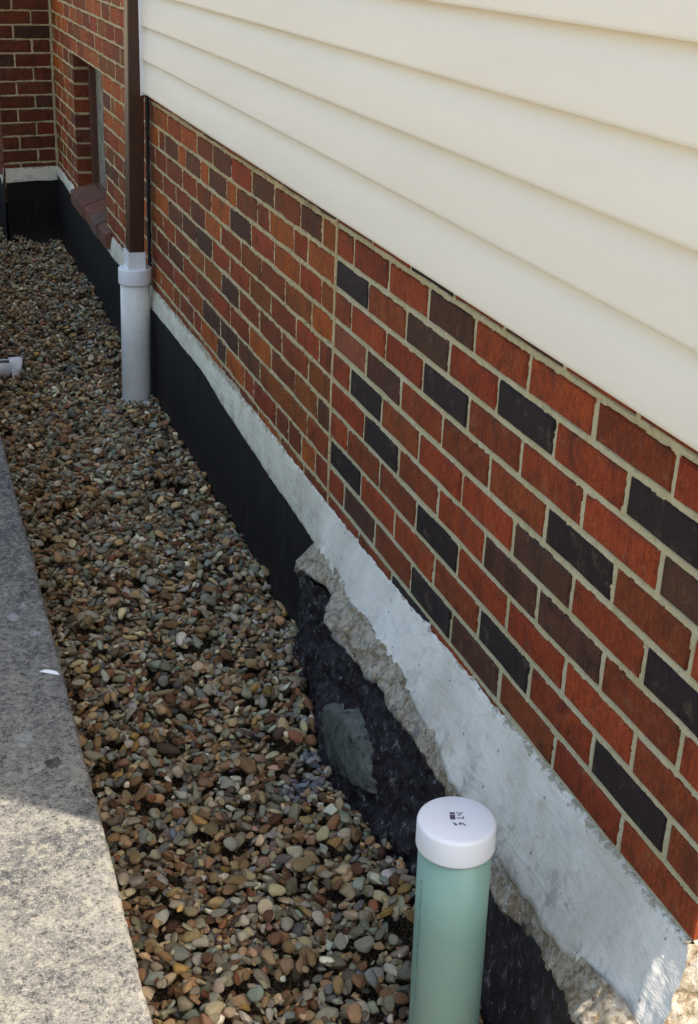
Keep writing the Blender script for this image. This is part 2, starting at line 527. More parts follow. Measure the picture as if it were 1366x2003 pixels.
# brick colours, by the letter used in the rows below
TONE = {'r': (0.300, 0.050, 0.012), 'o': (0.39, 0.090, 0.012), 'm': (0.235, 0.048, 0.012), 'n': (0.27, 0.074, 0.011),
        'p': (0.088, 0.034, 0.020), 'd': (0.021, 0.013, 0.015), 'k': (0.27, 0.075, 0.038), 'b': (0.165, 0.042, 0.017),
        'q': (0.135, 0.043, 0.017)}


# ------------------------------------------------------------------ brick meshes (shared data)
def brick_mesh(name, L, H, D, rag, seed):
    """front outline at x=0 facing -X, body to +X; centred in y,z"""
    r = random.Random(seed)
    ny = 4 if L > 0.14 else 2
    pts = []
    for i in range(ny): pts.append((-L / 2 + L * i / ny, -H / 2))
    pts.append((L / 2, -H / 2)); pts.append((L / 2, 0)) if False else None
    for i in range(ny): pts.append((L / 2 - L * i / ny, H / 2))
    pts.append((-L / 2, H / 2))
    pts = [p for p in pts if p]
    out, front = [], []
    for (y, z) in pts:
        jy = r.uniform(-rag, rag) * 0.6; jz = r.uniform(-rag, rag)
        out.append((0.0035, y + jy, z + jz))
        c = 0.0028
        front.append((r.uniform(-0.0005, 0.0005), (y + jy) * (1 - 2 * c / L), (z + jz) * (1 - 2 * c / H)))
    n = len(out)
    back = [(D, y, z) for (_, y, z) in out]
    V = [(-0.0006, 0, 0)] + front + out + back
    F = []
    for i in range(n):
        j = (i + 1) % n
        F.append((0, 1 + j, 1 + i))
        F.append((1 + i, 1 + j, 1 + n + j, 1 + n + i))
        F.append((1 + n + i, 1 + n + j, 1 + 2 * n + j, 1 + 2 * n + i))
    me = mesh(name, V, F)
    me.materials.append(M_BRICK)
    return me


BL, BH = 0.193, 0.0575
FULL = [brick_mesh('brick_full', BL, BH, 0.10, 0.0011, s) for s in range(6)]
HALF = [brick_mesh('brick_half', 0.093, BH, 0.10, 0.0016, 20 + s) for s in range(4)]
FULLR = [brick_mesh('brick_full_worn', BL, BH, 0.10, 0.0032, 40 + s) for s in range(6)]
HALFR = [brick_mesh('brick_half_worn', 0.093, BH, 0.10, 0.0032, 60 + s) for s in range(4)]


def put_brick(parent, yc, zc, L, H, tone, worn=False, x=0.0, basis=None, tilt=0.0, deep=1.0):
    src = (HALFR if worn else HALF) if L < 0.14 else (FULLR if worn else FULL)
    me = random.choice(src)
    o = bpy.data.objects.new('brick', me)
    COL.objects.link(o)
    base = 0.093 if L < 0.14 else BL
    sc = Matrix.Diagonal((deep, L / base, H / BH, 1))
    if random.random() < 0.5: sc = sc @ Matrix.Diagonal((1, 1, 1, 1))
    loc = Matrix.Translation((x + random.uniform(-0.0012, 0.0014), yc, zc)) @ Matrix.Rotation(tilt + random.uniform(-0.004, 0.004), 4, 'X') @ Matrix.Rotation(random.uniform(-0.004, 0.004), 4, 'Z')
    m = loc @ sc
    if basis is not None: m = basis @ m
    o.matrix_world = m
    o.parent = parent
    o.matrix_parent_inverse = Matrix.Translation(-Vector(parent.location))
    t = TONE[tone]
    k = random.uniform(0.82, 1.18)
    h = random.uniform(0.9, 1.12)
    o.color = (t[0] * k, t[1] * k * h, t[2] * k * h, 1)
    return o


def mortar_sheet(name, parent, y0, y1, z0, z1, rects, mat, sy=0.003, sz=0.003, recess=0.003, amp=0.0012, lap=0.0015,
                 seed=0, hole=None, basis=None, tooled=True):
    ny = int(round((y1 - y0) / sy)) + 1; nz = int(round((z1 - z0) / sz)) + 1
    Y = np.linspace(y0, y1, ny); Z = np.linspace(z0, z1, nz)
    D = np.full((ny, nz), 0.02)
    for (ya, yb, za, zb) in rects:
        m = 0.025
        i0, i1 = np.searchsorted(Y, [ya - m, yb + m]); j0, j1 = np.searchsorted(Z, [za - m, zb + m])
        if i1 <= i0 or j1 <= j0: continue
        yy = Y[i0:i1, None]; zz = Z[None, j0:j1]
        dy = np.maximum(ya - yy, yy - yb); dz = np.maximum(za - zz, zz - zb)
        d = np.where((dy < 0) & (dz < 0), np.maximum(dy, dz), np.hypot(np.maximum(dy, 0), np.maximum(dz, 0)))
        D[i0:i1, j0:j1] = np.minimum(D[i0:i1, j0:j1], d)
    YY, ZZ = np.meshgrid(Y, Z, indexing='ij')
    n1 = fbm(YY * 38, ZZ * 38, seed, 4)
    n2 = fbm(YY * 130, ZZ * 130, seed + 5, 3)
    n3 = fbm(YY * 9, ZZ * 9, seed + 9, 2)
    out = D + lap * (n1 * 1.6 + n3 * 0.8)
    X = recess + amp * (n2 * 1.5 + n1)
    if tooled: X = X + 0.0015 * np.clip(D / 0.005, 0, 1) - 0.001
    X = np.where(out > 0, X, 0.014)
    V = np.stack([X, YY, ZZ], -1).reshape(-1, 3)
    keep = None
    if hole:
        ya, yb, za, zb = hole
        cy = (Y[:-1] + Y[1:])[:, None] / 2; cz = (Z[:-1] + Z[1:])[None, :] / 2
        keep = ~((cy > ya) & (cy < yb) & (cz > za) & (cz < zb))
    F = grid_faces(ny, nz, keep)
    if basis is not None:
        B = np.array(basis)
        V = V @ B[:3, :3].T + B[:3, 3]
    me = fast_mesh(name, V, F)
    o = place(name, me, mat, parent)
    return o


# ------------------------------------------------------------------ SETTING: added unseen ground, pavement, soil under the gravel
def grid_terrain(): pass


V, F = [], []
# unseen ground, added to bounce warm light: one sheet with the trench cut out (west of the slab, and a far rim)
added_ground = boxes('ground', [((-60, -60, -1.6), (-2.2, 60, -0.712)), ((-2.2, 7.0, -1.6), (-0.0, 60, -0.712)), ((-2.2, -60, -1.6), (60, -4.5, -0.712))], M_BOUNCE_GROUND)
tag(added_ground, 'pale sandy yard around the house', None, None, 'structure')
if 'category' in added_ground: del added_ground['category']

# slab: fine grid near the camera for a worn, chipped edge
def make_slab():
    ys = np.arange(-4.5, 7.0001, 0.012); 
    prof_x = np.concatenate([np.linspace(-2.2, -1.0, 8), np.linspace(-0.99, -0.69, 31), np.array([-0.684, -0.679, -0.675, -0.672, -0.670, -0.6685, -0.668, -0.668, -0.668, -0.668, -0.668])])
    prof_z = np.concatenate([np.full(39, -0.70), np.array([-0.7002, -0.7006, -0.7014, -0.703, -0.7055, -0.709, -0.715, -0.76, -0.85, -0.98, -1.25])])
    X = np.tile(prof_x, (len(ys), 1)); Z = np.tile(prof_z, (len(ys), 1)); Y = np.tile(ys[:, None], (1, len(prof_x)))
    e = np.clip((X + 0.70) / 0.03, 0, 1)
    X = X + e * (0.0022 * fbm(Y * 5, Z * 0 + 3, 4, 3) + 0.0014 * fbm(Y * 60, Z * 20, 8, 3))
    chip = np.clip(fbm(Y * 26, Z * 0 + 1.7, 31, 3) - 0.42, 0, 1) * 0.014
    X = X - chip * e
    Z = Z + 0.0018 * fbm(X * 9, Y * 9, 2, 3) * (prof_z[None, :] > -0.705) - chip * e * 0.3
    Vv = np.stack([X, Y, Z], -1).reshape(-1, 3)
    Ff = grid_faces(len(ys), len(prof_x))[:, ::-1]
    return fast_mesh('pavement', Vv, Ff)


slab = place('pavement', make_slab(), M_SLAB)
tag(slab, 'speckled grey concrete walk edge, half in sun', None, None, 'structure')
paint = mesh('paint_flake', [(-0.708, -0.525, -0.6975), (-0.700, -0.532, -0.6970), (-0.684, -0.541, -0.6972), (-0.676, -0.545, -0.6970), (-0.680, -0.536, -0.6955), (-0.690, -0.527, -0.6960), (-0.699, -0.5225, -0.6965),
                             (-0.700, -0.505, -0.6975), (-0.695, -0.509, -0.6972), (-0.688, -0.516, -0.6970), (-0.694, -0.513, -0.6965), (-0.701, -0.503, -0.6965),
                             (-0.708, -0.525, -0.699), (-0.684, -0.541, -0.699), (-0.676, -0.545, -0.699), (-0.690, -0.527, -0.699)],
             [(0, 1, 5, 6), (1, 2, 4, 5), (2, 3, 4), (7, 8, 11), (8, 9, 10, 11), (0, 12, 13, 2, 1), (3, 2, 13, 14)])
tag(place('paint_flake', paint, M_WHITE), 'curled white paint flake lying at the edge of the concrete walk', 'paint flake')

def make_soil():
    xs = np.arange(-0.70, 0.051, 0.005); yv = np.arange(-1.9, 6.3, 0.005)
    Xg, Yg = np.meshgrid(xs, yv, indexing='ij')
    Zg = -1.142 - 0.028 * np.clip((Yg - 3.2) / 1.6, 0, 1) - 0.028 * np.exp(-((Yg - 2.2) / 0.9) ** 2) + 0.012 * fbm(Xg * 5, Yg * 5, 41, 3) + 0.004 * fbm(Xg * 60, Yg * 60, 47, 2)
    return fast_mesh('soil', np.stack([Xg, Yg, Zg], -1).reshape(-1, 3), grid_faces(len(xs), len(yv)))


soil = place('soil', make_soil(), M_GRIT)
tag(soil, 'gritty soil under the gravel', None, None, 'structure')

# ------------------------------------------------------------------ brick walls of the house
H_UP, RPIT = 0.0338, 0.0677


def bed(k, y):       # height of the bed joint under row k, the courses spread a little towards the back
    t = min(max(y / 2.13, 0.0), 1.0) if y < 2.13 else 1.0
    return -0.0338 - 0.002 * t - k * (0.0677 + 0.0022 * t)


SEAM = 0.012
# --- near, repointed section
wall_new = empty('brick_wall', (0, -0.75, -0.66), 'near stretch of red brick wall with neat grey joints and near-black bricks', 'wall')
odd = [-0.103, -0.307, -0.508, -0.711, -0.915, -1.117, -1.322]
even = [-0.201, -0.406, -0.612, -0.815, -1.016, -1.221, -1.424]
J = {0: [-0.208, -0.416, -0.615, -0.817, -1.021, -1.224, -1.427],
     1: [-0.101, -0.306, -0.509, -0.713, -0.914, -1.12, -1.324], 2: [-0.199, -0.408, -0.615, -0.815, -1.016, -1.221, -1.425],
     3: [-0.101, -0.308, -0.504, -0.711, -0.914, -1.116, -1.323], 4: [-0.199, -0.399, -0.607, -0.808, -1.013, -1.219, -1.415],
     5: [-0.106, -0.303, -0.507, -0.71, -0.915, -1.113, -1.317], 6: [-0.206, -0.409, -0.61, -0.814, -1.016, -1.219, -1.423],
     7: [-0.106, -0.308, -0.513, -0.715, -0.919, -1.118, -1.323], 8: [-0.201, -0.405, -0.613, -0.818, -1.016, -1.221, -1.426],
     9: [-0.095, -0.297, -0.507, -0.709, -0.915, -1.116, -1.32], 10: even}
CN = {0: 'mrdrprmr', 1: 'rrrprrmr', 2: 'dmprdrdr', 3: 'mrrdmrrp', 4: 'kprmmdmr', 5: 'rdmrrprd', 6: 'rdmrppmr', 7: 'rmmdrrrm',
      8: 'drrmdrdm', 9: 'rpmdpmrr', 10: 'rmdrmrdr'}
CORNER = -1.512
JT = 0.0125
rects = []
for k, js in J.items():
    edges = [SEAM] + js + [CORNER + JT / 2 * -1]
    for i in range(len(edges) - 1):
        a, b = edges[i + 1], edges[i]
        if i == len(edges) - 2: a = CORNER - JT / 2
        L = (b - a) - JT; yc = (a + b) / 2
        zt, zb = -0.0338 - (k - 1) * RPIT, -0.0338 - k * RPIT
        Hh = RPIT - JT * 0.97
        put_brick(wall_new, yc, (zt + zb) / 2, L, Hh, CN[k][i % len(CN[k])])
        rects.append((yc - L / 2, yc + L / 2, (zt + zb) / 2 - Hh / 2, (zt + zb) / 2 + Hh / 2))
mortar_sheet('mortar', wall_new, CORNER + 0.002, SEAM + 0.003, -0.80, 0.03, rects, M_MORTAR_NEW, 0.0024, 0.0020, 0.0030, 0.0009, 0.0011, 3)

# --- older section beyond the seam
wall_old = empty('brick_wall', (0, 1.07, -0.66), 'older brick wall with crumbling mortar between the straight seam and the brown downspout', 'wall')
JO = {0: [0.227, 0.435, 0.648, 0.86, 1.066, 1.277, 1.49, 1.713, 1.93],
      1: [0.112, 0.275, 0.498, 0.714, 0.929, 1.151, 1.361, 1.582, 1.799, 2.015],
      2: [0.215, 0.325, 0.54, 0.654, 0.877, 0.981, 1.206, 1.312, 1.523, 1.633, 1.85, 1.96],
      3: [0.104, 0.27, 0.491, 0.713, 0.945, 1.173, 1.367, 1.579, 1.824, 2.03],
      4: [0.173, 0.391, 0.607, 0.82, 1.058, 1.259, 1.457, 1.685, 1.895],
      5: [0.108, 0.291, 0.515, 0.729, 0.949, 1.165, 1.375, 1.587, 1.81, 2.02],
      6: [0.185, 0.409, 0.628, 0.842, 1.045, 1.268, 1.486, 1.701, 1.902],
      7: [0.107, 0.29, 0.508, 0.725, 0.939, 1.157, 1.372, 1.583, 1.821, 2.03],
      8: [0.184, 0.409, 0.616, 0.848, 1.065, 1.293, 1.493, 1.736, 1.935],
      9: [0.112, 0.224, 0.339, 0.452, 0.672, 0.777, 0.992, 1.1, 1.317, 1.425, 1.64, 1.75, 1.96],
      10: [0.2, 0.41, 0.62, 0.83, 1.05, 1.27, 1.48, 1.7, 1.92]}
CO = {0: 'dpmpmbmrmm', 1: 'npmprpmoron', 2: 'oromnopopopmo', 3: 'nrordoprpmm', 4: 'onmnroprmn', 5: 'mrmnrrdppon',
      6: 'nmpmpnpmon', 7: 'pnmorrmppmn', 8: 'mnnpdpnrpr', 9: 'mommrropormno', 10: 'mnommonmnm'}
Y_END = 2.13
JO_T = 0.0115
rects_old = []
for k, js in JO.items():
    edges = [SEAM] + js + [Y_END]
    for i in range(len(edges) - 1):
        a, b = edges[i], edges[i + 1]
        L = (b - a) - JO_T * 0.8; yc = (a + b) / 2
        zt, zb = bed(k - 1, yc), bed(k, yc)
        Hh = (zt - zb) - JO_T
        til = (bed(k, b) - bed(k, a)) / (b - a)
        tone = CO[k][min(i, len(CO[k]) - 1)]
        if tone == 'p': tone = random.choice('pqqnm')
        if tone == 'd': tone = 'p'
        put_brick(wall_old, yc, (zt + zb) / 2, L, Hh, tone, True, tilt=math.atan(til))
        rects_old.append((yc - L / 2, yc + L / 2, (zt + zb) / 2 - Hh / 2, (zt + zb) / 2 + Hh / 2))
mortar_sheet('mortar', wall_old, SEAM + 0.0005, Y_END, -0.80, 0.03, rects_old, M_MORTAR_OLD, 0.0032, 0.003, 0.0005, 0.0019, 0.0026, 21, tooled=False)
zs_ = np.arange(-0.70, 0.01, 0.003)
Vb_, Fb_ = [], []
for z in zs_:
    w_ = 0.0058 + 0.0022 * float(fbm(np.array(z * 40), np.array(0.3), 101, 3))
    o_ = 0.0016 * float(fbm(np.array(z * 28), np.array(5.1), 102, 2))
    d_ = 0.0010 + 0.0012 * float(fbm(np.array(z * 60), np.array(2.2), 103, 3))
    for q_ in range(7):
        a_ = math.pi * q_ / 6
        Vb_.append((0.0035 - (0.0042 + d_) * math.sin(a_) ** 0.6, SEAM + o_ - w_ * math.cos(a_), z))
for j_ in range(len(zs_) - 1):
    for q_ in range(6):
        k_ = j_ * 7 + q_
        Fb_.append((k_, k_ + 7, k_ + 8, k_ + 1))
place('seam_mortar', mesh('seam_mortar', Vb_, Fb_, True), M_MORTAR_OLD, wall_old)
shade_pts = []  # raised dark strip standing in for the soft shade beside the downspout
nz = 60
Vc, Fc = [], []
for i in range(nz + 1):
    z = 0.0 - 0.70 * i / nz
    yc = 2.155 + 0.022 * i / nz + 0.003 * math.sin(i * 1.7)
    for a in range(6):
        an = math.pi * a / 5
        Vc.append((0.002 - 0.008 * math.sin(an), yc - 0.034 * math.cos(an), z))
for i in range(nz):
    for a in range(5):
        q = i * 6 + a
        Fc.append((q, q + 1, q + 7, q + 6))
place('sealant_bead', mesh('sealant_bead', Vc, Fc, True), M_SHADE_STRIP, wall_old)

# --- section with the window, beyond the downspout
wall_win = empty('brick_wall', (0, 3.5, -0.69), 'orange brick wall with the narrow basement window, beyond the downspout', 'wall')
HOLE = (3.18, 4.085, -0.700, -0.046)
PIT = 0.0702
Y_A, Y_B = 2.13, 4.86
rects_far = []
for k in range(-10, 11):
    zb = -0.046 - PIT * k; zt = zb + PIT
    header = (k % 6 == 2)
    y = Y_A; first = True; i = 0
    off = {0: 0.05, 1: 0.15}[k % 2]
    while y < Y_B - 0.02:
        L0 = 0.108 if header and i % 2 else 0.2165
        if first: L0 = off if not header else 0.09
        first = False; i += 1
        y2 = min(y + L0, Y_B)
        if Y_B - y2 < 0.05: y2 = Y_B
        segs = [(y, y2)]
        if k >= 1 and k <= 9:
            hb, ha = HOLE[1], HOLE[0]
            ns = []
            for (a, b) in segs:
                if b <= ha or a >= hb: ns.append((a, b)); continue
                if a < ha - 0.03: ns.append((a, ha))
                if b > hb + 0.03: ns.append((hb, b))
            segs = ns
        for (a, b) in segs:
            if b - a < 0.03: continue
            ea = 0.0 if abs(a - HOLE[1]) < 1e-6 and 1 <= k <= 9 else JO_T / 2
            eb = 0.0 if abs(b - HOLE[0]) < 1e-6 and 1 <= k <= 9 else JO_T / 2
            a2, b2 = a + ea, b - eb
            if k == 10 and b2 > 3.05 and a2 < 4.12: continue
            tone = random.choice('ooorrnonmnoornmoqn' if k < 8 else 'oorrnomno')
            if abs(a - HOLE[1]) < 1e-6 and 1 <= k <= 9: tone = random.choice('mqb')  # darker tones at the far jamb: shade of the reveal put into the colour
            put_brick(wall_win, (a2 + b2) / 2, (zt + zb) / 2, b2 - a2, PIT - JO_T, tone, True)
            rects_far.append((a2, b2, zb + JO_T / 2, zt - JO_T / 2))
        y = y2
mortar_sheet('mortar', wall_win, Y_A, Y_B, -0.80, 0.70, rects_far, M_MORTAR_OLD, 0.0065, 0.0045, 0.0005, 0.0018, 0.0022, 51,
             hole=(HOLE[0] - 0.003, HOLE[1] + 0.003, HOLE[2], HOLE[3]), tooled=False)
boxes('mortar_backing', [((0.016, Y_A, -0.80), (0.11, HOLE[0] - 0.004, 0.74)), ((0.016, HOLE[1] + 0.004, -0.80), (0.11, Y_B, 0.74)),
                         ((0.016, HOLE[0] - 0.004, HOLE[3] + 0.004), (0.11, HOLE[1] + 0.004, 0.74)), ((0.016, HOLE[0] - 0.0039, -0.80), (0.11, HOLE[1] + 0.0039, HOLE[2] - 0.03))],
      M_MORTAR_OLD, wall_win)
boxes('jamb_mortar', [((0.0035, HOLE[1] + 0.004, HOLE[2] - 0.03), (0.0158, HOLE[1] + 0.03, HOLE[3] + 0.02)), ((0.0035, HOLE[0] - 0.03, HOLE[2] - 0.03), (0.0158, HOLE[0] - 0.004, HOLE[3] + 0.02))], M_MORTAR_OLD, wall_win)
win = place('window', mesh('window', *box_geo((0.125, HOLE[0] - 0.03, HOLE[2] - 0.02), (0.15, HOLE[1] + 0.03, HOLE[3] + 0.02))), M_FRAME, wall_win)
fr = []
ya, yb, za, zb = HOLE
fr += [((0.070, yb - 0.05, za + 0.03), (0.124, yb + 0.0, zb)), ((0.070, ya, za), (0.124, ya + 0.05, zb)),
       ((0.070, ya + 0.05, zb - 0.045), (0.124, yb - 0.05, zb)), ((0.070, ya + 0.05, za), (0.124, yb - 0.05, za + 0.045))]
fr += [((0.085, ya + 0.0502, za + 0.045), (0.122, ya + 0.085, zb - 0.045))]
frame = boxes('frame', fr, M_FRAME, None, 0.002); frame.parent = win; frame.matrix_parent_inverse = Matrix.Identity(4)
pane = boxes('pane', [((0.100, ya + 0.085, za + 0.0455), (0.106, yb - 0.0505, zb - 0.0455))], M_GLASS); pane.parent = win
for o in (frame, pane):
    o.matrix_parent_inverse = win.matrix_world.inverted() @ Matrix.Identity(4) if False else Matrix.Translation(-Vector((0, 0, 0)))
# sill of sloping bricks
sill = place('window_sill', mesh('window_sill', [(0.0, 3.07, -0.748), (0.12, 3.07, -0.735), (0.12, 4.10, -0.735), (0.0, 4.10, -0.748), (0.006, 3.07, -0.700), (0.12, 3.07, -0.662), (0.12, 4.10, -0.662), (0.006, 4.10, -0.700)],
                                 [(0, 3, 2, 1), (4, 5, 6, 7), (0, 1, 5, 4), (1, 2, 6, 5), (2, 3, 7, 6), (3, 0, 4, 7)]), M_MORTAR_OLD, wall_win)
sb = [3.03, 3.245, 3.46, 3.675, 3.89, 4.105]
for i in range(5):
    a, b = sb[i] + 0.004, sb[i + 1] - 0.004
    r = random.Random(i)
    j = [r.uniform(-0.004, 0.004) for _ in range(8)]
    Vb = [(-0.034 + j[0], a, -0.758), (0.10, a, -0.742), (0.10, b, -0.742), (-0.034 + j[0], b, -0.758),
          (-0.036 + j[0], a, -0.693 + j[1]), (0.10, a, -0.647 + j[1]), (0.10, b, -0.647 + j[2] * 0.5), (-0.036 + j[0], b, -0.693 + j[2])]
    o = place('brick', mesh('sill_brick', Vb, [(0, 3, 2, 1), (4, 5, 6, 7), (0, 1, 5, 4), (1, 2, 6, 5), (2, 3, 7, 6), (3, 0, 4, 7)]), M_BRICK)
    m = o.modifiers.new('b', 'BEVEL'); m.width = 0.006; m.segments = 2
    o.parent = sill
    o.matrix_parent_inverse = Matrix.Identity(4)
    o.color = [(0.20, 0.09, 0.06, 1), (0.17, 0.10, 0.075, 1), (0.24, 0.085, 0.05, 1), (0.19, 0.08, 0.055, 1), (0.22, 0.10, 0.06, 1)][i]

# --- projecting return at the back, facing the camera, and its side
ANG = math.radians(13)
B_BACK = Matrix.Translation((0.0, 4.86, 0)) @ Matrix.Rotation(math.pi / 2 + ANG, 4, 'Z')      # local -X -> towards -Y, local +Y -> towards -X
wall_back = empty('brick_wall', (-0.15, 4.83, -0.69), 'shaded dark red brick return facing the camera at the far end', 'wall')
BW = 0.302
rects_b = []
for k in range(-10, 11):
    zb = -0.046 - PIT * k; zt = zb + PIT
    js = [0.012, 0.107, 0.302] if k % 2 else [0.012, 0.207, 0.302]
    if k % 2: js = [0.012, 0.109, 0.302 + 0.004]
    for i in range(2):
        a, b = js[i] + (JO_T / 2 if i else 0), js[i + 1] - (JO_T / 2 if i == 0 else 0)
        put_brick(wall_back, (a + b) / 2, (zt + zb) / 2, b - a, PIT - JO_T, random.choice('bbbmbpmbb'), True, basis=B_BACK)  # dark tones carry the deeper shade of this return in the brick colour
        rects_b.append((a, b, zb + JO_T / 2, zt - JO_T / 2))
mortar_sheet('mortar', wall_back, 0.0, BW, -0.80, 0.70, rects_b, M_MORTAR_OLD, 0.004, 0.004, 0.0015, 0.0018, 0.0022, 77, basis=B_BACK, tooled=False)
boxes('mortar_backing', [((0.016, 0.0, -0.80), (0.12, BW - 0.016, 0.74))], M_MORTAR_OLD, None).parent = wall_back
for c in wall_back.children:
    if c.name.startswith('mortar_backing'):
        c.matrix_parent_inverse = Matrix.Translation(-Vector(wall_back.location)) @ B_BACK
end_pt = B_BACK @ Vector((0, BW, 0))
B_SIDE = Matrix.Translation((end_pt.x, end_pt.y, 0)) @ Matrix.Rotation(0, 4, 'Z')
wall_side = empty('brick_wall', (end_pt.x, 6.2, -0.69), 'sliver of brick wall running on behind the far return, at the left picture edge', 'wall')
rects_s = []
SW = 3.3
for k in range(-10, 11):
    zb = -0.046 - PIT * k; zt = zb + PIT
    y = 0.105 if k % 2 else 0.012
    while y < SW - 0.05:
        y2 = min(y + 0.2165, SW)
        put_brick(wall_side, (y + y2) / 2 + JO_T / 2, (zt + zb) / 2, y2 - y - JO_T, PIT - JO_T, random.choice('ooornnm'), True, basis=B_SIDE, deep=0.35)
        rects_s.append((y + JO_T, y2, zb + JO_T / 2, zt - JO_T / 2))
        y = y2
mortar_sheet('mortar', wall_side, 0.0, SW, -0.80, 0.70, rects_s, M_MORTAR_OLD, 0.012, 0.006, 0.0005, 0.0018, 0.0022, 91, basis=B_SIDE, tooled=False)

# --- sunlit end face of the house round the near corner
B_END = Matrix.Translation((0.0, CORNER - 0.006, 0)) @ Matrix.Rotation(math.pi / 2, 4, 'Z') @ Matrix.Diagonal((1, -1, 1, 1))
wall_end = empty('brick_wall', (0.8, CORNER, -0.66), 'sunlit brick end wall just round the near corner', 'wall')
rects_e = []
for k in range(0, 10):
    zt, zb = -0.0338 - (k - 1) * RPIT, -0.0338 - k * RPIT
    y = 0.106 if True else 0
    i = 0
    while y < 1.5:
        L0 = 0.2032 if (i or k % 2) else 0.1016
        put_brick(wall_end, y + L0 / 2, (zt + zb) / 2, L0 - JT, RPIT - JT, random.choice('rrmrpdr'), False, basis=B_END)
        rects_e.append((y + JT / 2, y + L0 - JT / 2, zb + JT / 2, zt - JT / 2))
        y += L0; i += 1
    rects_e.append((-0.01, 0.101, zb + JT / 2, zt - JT / 2))
mortar_sheet('mortar', wall_end, 0.006, 1.6, -0.80, 0.03, rects_e, M_MORTAR_NEW, 0.006, 0.004, 0.002, 0.001, 0.0013, 95, basis=B_END)

# ------------------------------------------------------------------ foundation: parging, black coating, broken footing
fnd = empty('foundation', (0, 1.7, -1.15), 'black coated foundation with white parging below the bricks and a broken footing', 'foundation')


def interp(y, pts):
    pts = sorted(pts)
    return np.interp(y, [p[0] for p in pts], [p[1] for p in pts])


# outlines along the wall: (y, value)
TOPZ = [(-1.52, -0.640), (-1.3, -0.645), (-1.0, -0.650), (-0.5, -0.662), (0.0, -0.668), (0.6, -0.672), (1.15, -0.672), (1.6, -0.682), (2.1, -0.695), (3.0, -0.70), (4.86, -0.705)]
BX = [(-1.60, -0.086), (-1.48, -0.080), (-1.36, -0.064), (-1.2, -0.052), (-0.8, -0.052), (-0.36, -0.050), (-0.09, -0.046), (0.0, -0.030), (0.055, -0.012), (0.15, -0.010), (4.86, -0.010)]
BZ = [(-1.60, -0.735), (-1.48, -0.745), (-1.36, -0.792), (-1.229, -0.828), (-1.10, -0.832), (-0.864, -0.817), (-0.785, -0.785), (-0.60, -0.762), (-0.36, -0.758), (-0.09, -0.745), (0.03, -0.790), (0.10, -0.790), (0.44, -0.782), (1.0, -0.765), (1.27, -0.745), (1.7, -0.757), (2.12, -0.768), (3.2, -0.780), (4.6, -0.745), (4.86, -0.745)]
LX = [(-1.60, -0.125), (-1.44, -0.112), (-1.37, -0.092), (-1.213, -0.068), (-1.051, -0.062), (-0.95, -0.052), (-0.83, -0.053), (-0.76, -0.062), (-0.69, -0.066), (-0.62, -0.076), (-0.54, -0.092), (-0.47, -0.090), (-0.405, -0.100), (-0.315, -0.110), (-0.27, -0.090), (-0.234, -0.067), (-0.175, -0.060), (-0.144, -0.082), (-0.089, -0.098), (0.0, -0.082), (0.035, -0.070), (0.062, -0.040), (0.070, -0.012), (0.15, -0.0100), (4.86, -0.0100)]
MX = [(-1.52, -0.10), (-0.9, -0.092), (-0.777, -0.090), (-0.648, -0.105), (-0.577, -0.115), (-0.501, -0.132), (-0.353, -0.118), (-0.191, -0.098), (-0.063, -0.064), (0.05, -0.03), (0.205, -0.010), (4.86, -0.009)]


def ribbon(name, ys, rows, mat, parent):
    """rows: list of (X array, Z array) from top to bottom, one per profile point"""
    X = np.stack([r[0] for r in rows], 1); Z = np.stack([r[1] for r in rows], 1)
    Y = np.tile(ys[:, None], (1, X.shape[1]))
    if len(rows[0]) > 2: Y = Y + np.stack([r[2] for r in rows], 1)
    Vv = np.stack([X, Y, Z], -1).reshape(-1, 3)
    return place(name, fast_mesh(name, Vv, grid_faces(len(ys), X.shape[1])), mat, parent)


# white parging
ys = np.arange(-1.516, 4.861, 0.005)
topz = interp(ys, TOPZ) + 0.006 * fbm(ys * 9, ys * 0, 5, 3) + 0.004 * fbm(ys * 60, ys * 0 + 9, 6, 2)
bx = interp(ys, BX) - 0.0015; bz = interp(ys, BZ) + 0.007 * fbm(ys * 5, ys * 0 + 2, 7, 3) + 0.002 * fbm(ys * 50, ys * 0 + 4, 8, 2)
near = np.clip((0.05 - ys) / 0.1, 0, 1)
bz = bz + near * (0.007 * fbm(ys * 24, ys * 0 + 6, 88, 3) + 0.004 * fbm(ys * 95, ys * 0 + 8, 89, 2))
rows = []
N = 16
for i in range(N + 1):
    t = i / N
    x = -0.0035 + (bx + 0.0035) * (t ** (1 + 0.25 * near)) - 0.0025 * np.sin(math.pi * t)
    z = topz + (bz - topz) * t
    amp = (0.0008 + 0.0022 * near) * min(1, 4 * t + 0.2)
    x = x + amp * fbm(ys * 16, z * 16, 11, 3) + 0.0008 * fbm(ys * 70, z * 70, 12, 2)
    flare = -0.075 * t * np.clip((-1.38 - ys) / 0.136, 0, 1) ** 1.5
    flare = flare + (0.014 * fbm(z * 24, z * 0 + 2, 84, 3) + 0.006 * fbm(z * 80, z * 0 + 5, 85, 2)) * np.clip((-1.44 - ys) / 0.07, 0, 1)
    rows.append((x, z, flare))
edge_line = [(float(r[0][0]), float(ys[0] + r[2][0]), float(r[1][0])) for r in rows]
rows.insert(0, (rows[0][0] * 0 + 0.004, rows[0][1] + 0.0015, rows[0][2]))
rows.append((rows[-1][0] + 0.004 + 0.006 * near, rows[-1][1] - 0.002, rows[-1][2]))
parg = ribbon('parging', ys, rows, M_PARGE, fnd)

